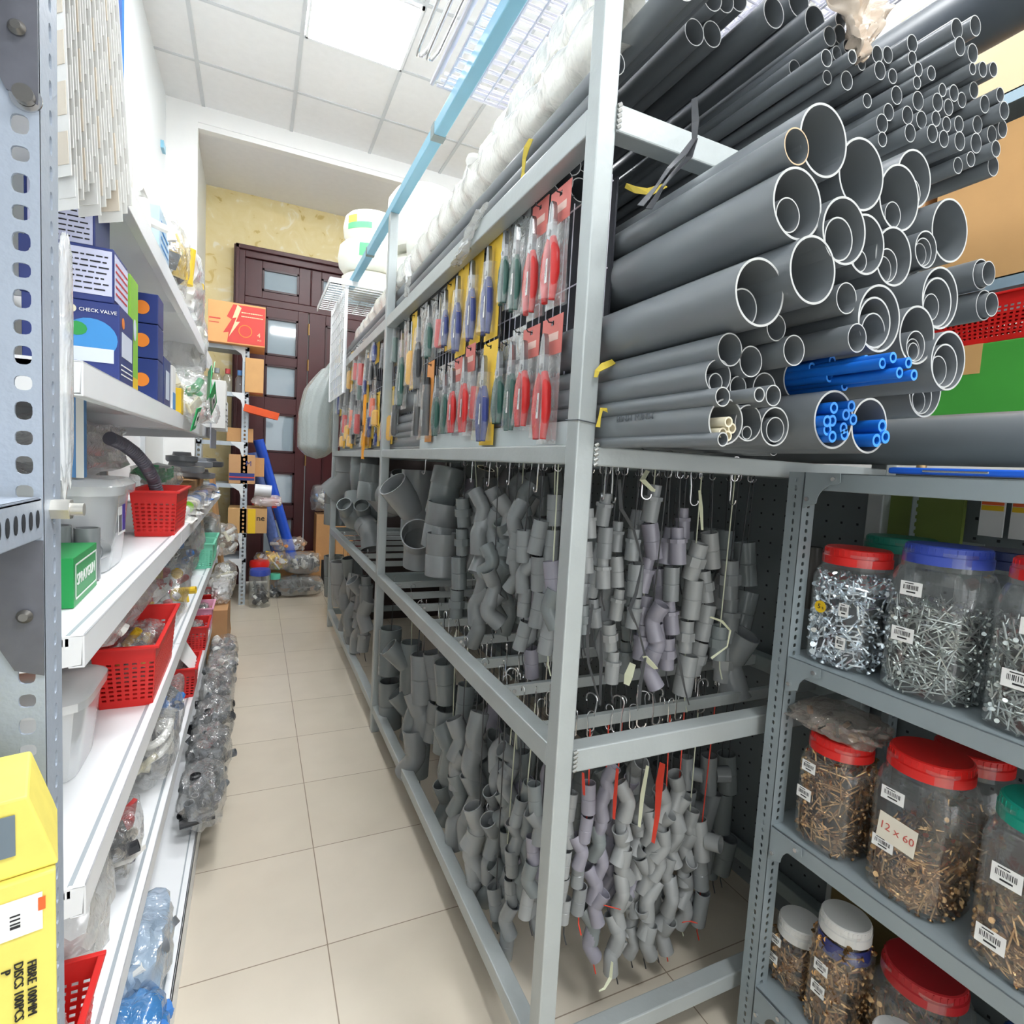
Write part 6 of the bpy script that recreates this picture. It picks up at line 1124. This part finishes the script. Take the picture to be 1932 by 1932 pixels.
# hanging grey bag beside the grid end
hb_ = thing('hanging_bag', 'large translucent grey bag hanging in front of the door at the rack end', 'bag', (.43, 4.62, 1.28)); n, m = 48, 40; vs = []
for i in range(m):
    u = i / (m - 1); zz = .70 * u; R = .135 * (min(1, u / .12) ** .5) * (1 if u < .75 else 1 - .55 * ((u - .75) / .25) ** 1.2); sh = .10 * max(0, u - .45) ** 1.3 * 2
    for j in range(n):
        a = 2 * pi * j / n; f = 1 + .10 * noise.noise(Vector((cos(a) * 2.4, sin(a) * 2.4, u * 1.2))) + (.05 + .12 * u) * noise.noise(Vector((cos(a) * 6, sin(a) * 6, u * .7 + 3)))
        vs.append((R * f * cos(a) + sh, R * .8 * f * sin(a), zz))
mb = MB().add(vs, [(i * n + j, i * n + (j + 1) % n, (i + 1) * n + (j + 1) % n, (i + 1) * n + j) for i in range(m - 1) for j in range(n)], 0, True); mb.add(vs[:n], [tuple(reversed(range(n)))])
mb.build('bag_film', film('grey_sack_film', 'b4bebc', .5, .2, .4, .8), hb_, ang=60)
tb3 = MB()
for k in range(6): tb3.tube([(-.07 + .028 * k, .03 * (k % 2) - .02, .06), (-.03 + .024 * k, .02, .52 + .03 * (k % 3))], .015, 12, .002)
o = tb3.build('tubes_inside', pm('white_tubes', 'e6eaea', .4), hb_); o['kind'] = 'stuff'
MB().tube([(.075, 0, .69), (.15, -.05, .84)], .03, 10, rr=[1.1, .3]).build('gathered_neck', MATS['grey_sack_film'], hb_)
# ---- white wire rack on the aisle side of the far bay, with white rolls on its shelf
WT = on(657, 535, 1, 3.72); WBt = on(657, 742, 1, 3.72); xw = .50
wr = thing('wire_rack', 'white wire display rack with a shelf at the far end of the pipe rack', 'wire rack', (xw, 3.72, WBt.z)); HW = WT.z - WBt.z
def W(mb, a, b, r=.003): mb.tube([a, b], r, 6)
m1 = MB(); W(m1, (0, 0, 0), (0, 0, HW), .012); m1.build('rack_post', WHITE, wr); m1 = MB(); W(m1, (0, .72, 0), (0, .72, HW), .010); m1.build('rack_post', WHITE, wr)
m2 = MB()
for k in range(1, 12): W(m2, (0, .06 * k, 0), (0, .06 * k, HW), .0035)
for k in range(int(HW / .07) + 1): W(m2, (0, 0, .07 * k), (0, .72, .07 * k), .003)
m2.build('side_mesh', WHITE, wr); m3 = MB()
for k in range(15): W(m3, (-.10, -.03 + .055 * k, HW), (.52, -.03 + .055 * k, HW), .004)
for k in range(11): W(m3, (-.10 + .062 * k, -.03, HW + .006), (-.10 + .062 * k, .75, HW + .006), .003)
m3.box(-.10, .52, -.036, -.03, HW - .02, HW + .012).box(-.106, -.10, -.03, .75, HW - .02, HW + .012); m3.build('top_shelf', WHITE, wr)
SAC = pm('white_sack', 'f2efe2', .6, 0, .06, 8, .15, 12)
def sack(x, y, z, R, h, label, lbl=None):
    t = thing('wrapped_roll', label, 'roll', (x, y, z)); mb = MB().lathe([(.001, 0), (R * .85, .004), (R, h * .2), (R * 1.02, h * .5), (R, h * .82), (R * .85, h * .98), (.001, h)], 40)
    for i, v in enumerate(mb.v): n_ = noise.noise(Vector(v) * 9 + Vector((x, y, z))); mb.v[i] = (v[0] * (1 + .05 * n_), v[1] * (1 + .05 * n_), v[2])
    mb.build('roll_body', SAC, t, ang=60)
    if lbl:
        for k, (m, a0, a1, z0, z1) in enumerate(lbl):
            q_ = MB(); n = 8; vs = []
            for i in range(n + 1):
                a = rad(a0 + (a1 - a0) * i / n); vs += [(R * 1.035 * cos(a), R * 1.035 * sin(a), z0 * h), (R * 1.035 * cos(a), R * 1.035 * sin(a), z1 * h)]
            q_.add(vs, [(2 * i, 2 * i + 2, 2 * i + 3, 2 * i + 1) for i in range(n)]); q_.build('label_print', m, t)
    return t
GL = pm('green_label', '6cc88c', .5); YL = pm('yellow_label', 'f0d860', .5)
ZS = WT.z + .016; XS = on(700, 540, 1, 4.0).x; sack(XS, 4.0, ZS, .19, .13, 'lowest white wrapped roll on the wire rack'); sack(XS - .01, 3.99, ZS + .13, .205, .20, 'middle white wrapped roll on the wire rack with green marks', [(GL, 240, 262, .35, .75)]); sack(XS, 4.0, ZS + .33, .185, .19, 'topmost wrapped roll on the wire rack with yellow and green print', [(YL, 205, 228, .5, .75), (GL, 205, 258, .3, .5)])
PS = on(800, 425, 1, 3.3); sack(PS.x, PS.y, PS.z - .17, .20, .34, 'large cream wrapped roll lying on the pipes behind the middle post'); sack(PS.x + .02, PS.y - .35, PS.z - .36, .19, .22, 'cream wrapped roll slumped beside the middle post')
sack(PS.x + .02, PS.y + .1, PS.z - .38, .2, .2, 'cream wrapped roll lowest of the pair behind the middle post')
# ---- plastic film sleeves over the pipes of the top shelf
def drape(pts, R, seed, label, mat, name='plastic_sleeve', n=22, m=90, amp=.35, parent=None):
    P = [Vector(p) for p in pts]; mb = MB(); vs = []
    for i in range(m):
        u = i / (m - 1) * (len(P) - 1); k = min(int(u), len(P) - 2); c = P[k].lerp(P[k + 1], u - k); rr = R * (1 + .25 * sin(i * .9 + seed) * .4)
        for j in range(n):
            a = 2 * pi * j / n; q_ = 1 + amp * (noise.ridged_multi_fractal(Vector((cos(a) * 1.1, sin(a) * 1.1, u * 1.2 + seed)), 1, 2.1, 3, 1, 2) - 1.1) * .5
            vs.append((c.x + rr * q_ * .8 * cos(a), c.y + .01 * sin(5 * a + i), c.z + rr * q_ * sin(a)))
    mb.add(vs, [(i * n + j, i * n + (j + 1) % n, (i + 1) * n + (j + 1) % n, (i + 1) * n + j) for i in range(m - 1) for j in range(n)], 0, True)
    o = mb.build(name, mat, parent, ang=40)
    return o if parent else tag(o, label, 'plastic film')
SLV = film('dusty_sleeve_film', 'f4f2e8', .6, .2)
drape([(.62, .95, 2.17), (.61, 1.6, 2.15), (.61, 2.3, 2.13), (.62, 3.0, 2.12), (.63, 3.9, 2.10)], .062, 3, 'long crumpled plastic sleeve lying on the pipes along the aisle edge', SLV, m=150)
drape([(.66, .98, 2.33), (.68, 1.5, 2.31), (.72, 2.4, 2.28)], .065, 5, 'second crumpled plastic sleeve on top of the pipes', SLV)
tag(MB().lathe([(.001, 0), (.018, .004), (.024, .02), (.018, .036), (.001, .04)], 20).build('foam_ball', WH, loc=on(893, 318, 0, .575)), 'round white puff on the plastic sleeve', 'film knot')
FLAPS = [([(905, 395), (892, 425), (880, 455), (872, 480), (858, 502)], (.05, .05, .04, .03, .008), 'wide flap of clear film hanging over the beam above the yellow cards'), ([(770, 490), (772, 525), (768, 545), (765, 560)], (.04, .03, .02, .004), 'small torn flap of film right of the middle post')]
# film hanging down over the thin pipes
def flap(L, W, axis, val, label, mat, along=(1, 0, 0), depth=.018, seed=1):
    n, m = 36, 22; vs = []; A = Vector(along); N = A.cross(Vector((0, 0, 1)))
    for i in range(n):
        u = i / (n - 1) * (len(L) - 1); k = min(int(u), len(L) - 2); f = u - k
        P = on(*L[k], axis, val).lerp(on(*L[k + 1], axis, val), f); w_ = W[k] * (1 - f) + W[k + 1] * f
        for j in range(m):
            s = j / (m - 1) * 2 - 1; q_ = noise.noise(Vector((s * 2.2, u * .5, seed))) + .5 * noise.noise(Vector((s * 6, u * 1.6, seed + 5)))
            vs.append(P + A * (w_ * s + .004 * noise.noise(Vector((s * 3, u * 3, seed + 9)))) + N * depth * q_ * 2 + Vector((0, 0, .006 * noise.noise(Vector((s * 5, u * 2, seed))))))
    o = MB().add(vs, [(m * k + j, m * k + j + 1, m * k + m + 1 + j, m * k + m + j) for k in range(n - 1) for j in range(m - 1)], 0, True).build('film_flap', mat, ang=50)
    so = o.modifiers.new('thickness', 'SOLIDIFY'); so.thickness = .0006; return tag(o, label, 'plastic film')
flap([(1620, -40), (1615, 0), (1625, 45), (1622, 80), (1624, 112)], (.085, .08, .055, .03, .01), 1, .80, 'beige plastic film hanging over the ends of the thin pipes', film('beige_film', 'dccbb8', .6, .2), (1, 0, 0), .02, 3)
for i, (L_, w_, lb_) in enumerate(FLAPS): flap(L_, w_, 0, .518, lb_, film('flap_film', 'f2f4f2', .3, .1), (0, 1, 0), .01, 7 + i)
# stack of wire grids lying across the top rails
sg = thing('grid_stack', 'stack of white wire grids with a lit edge lying on the top beam', 'wire grids', (.50, 1.75, 2.445))
for k in range(3):
    mb = MB(); z = .02 * k; dx = .012 * k
    for i in range(20): mb.tube([(dx + .045 * i, 0 - .01 * k, z), (dx + .045 * i, -1.1, z)], .0028, 5)
    for i in range(26): mb.tube([(dx, -.044 * i - .01 * k, z + .005), (dx + .86, -.044 * i - .01 * k, z + .005)], .0028, 5)
    mb.tube([(dx - .02, 0, z), (dx + .88, 0, z)], .005, 6); mb.tube([(dx - .035, .0, z), (dx - .035, -1.1, z)], .007, 8)
    mb.build('grid_panel', WIRE, sg)
# bent chrome frames beside the grids
for k in range(2): tag(MB().tube([(.40 + .03 * k, .7, 2.47), (.40 + .03 * k, 1.66, 2.47), (.405 + .03 * k, 1.70, 2.475), (.42 + .03 * k, 1.705, 2.48), (.43 + .03 * k, 1.66, 2.48), (.43 + .03 * k, .7, 2.48)], .005, 8).build('bent_rod', CHROME), ('outer bent chrome rod beside the stack of grids', 'inner bent chrome rod beside the stack of grids')[k], 'rod')
basketR = basket(2.02, .95, 1.74, .22, .62, .13, RED, 'large red basket standing on the green carton behind the pipes', group='plastic baskets at the back')
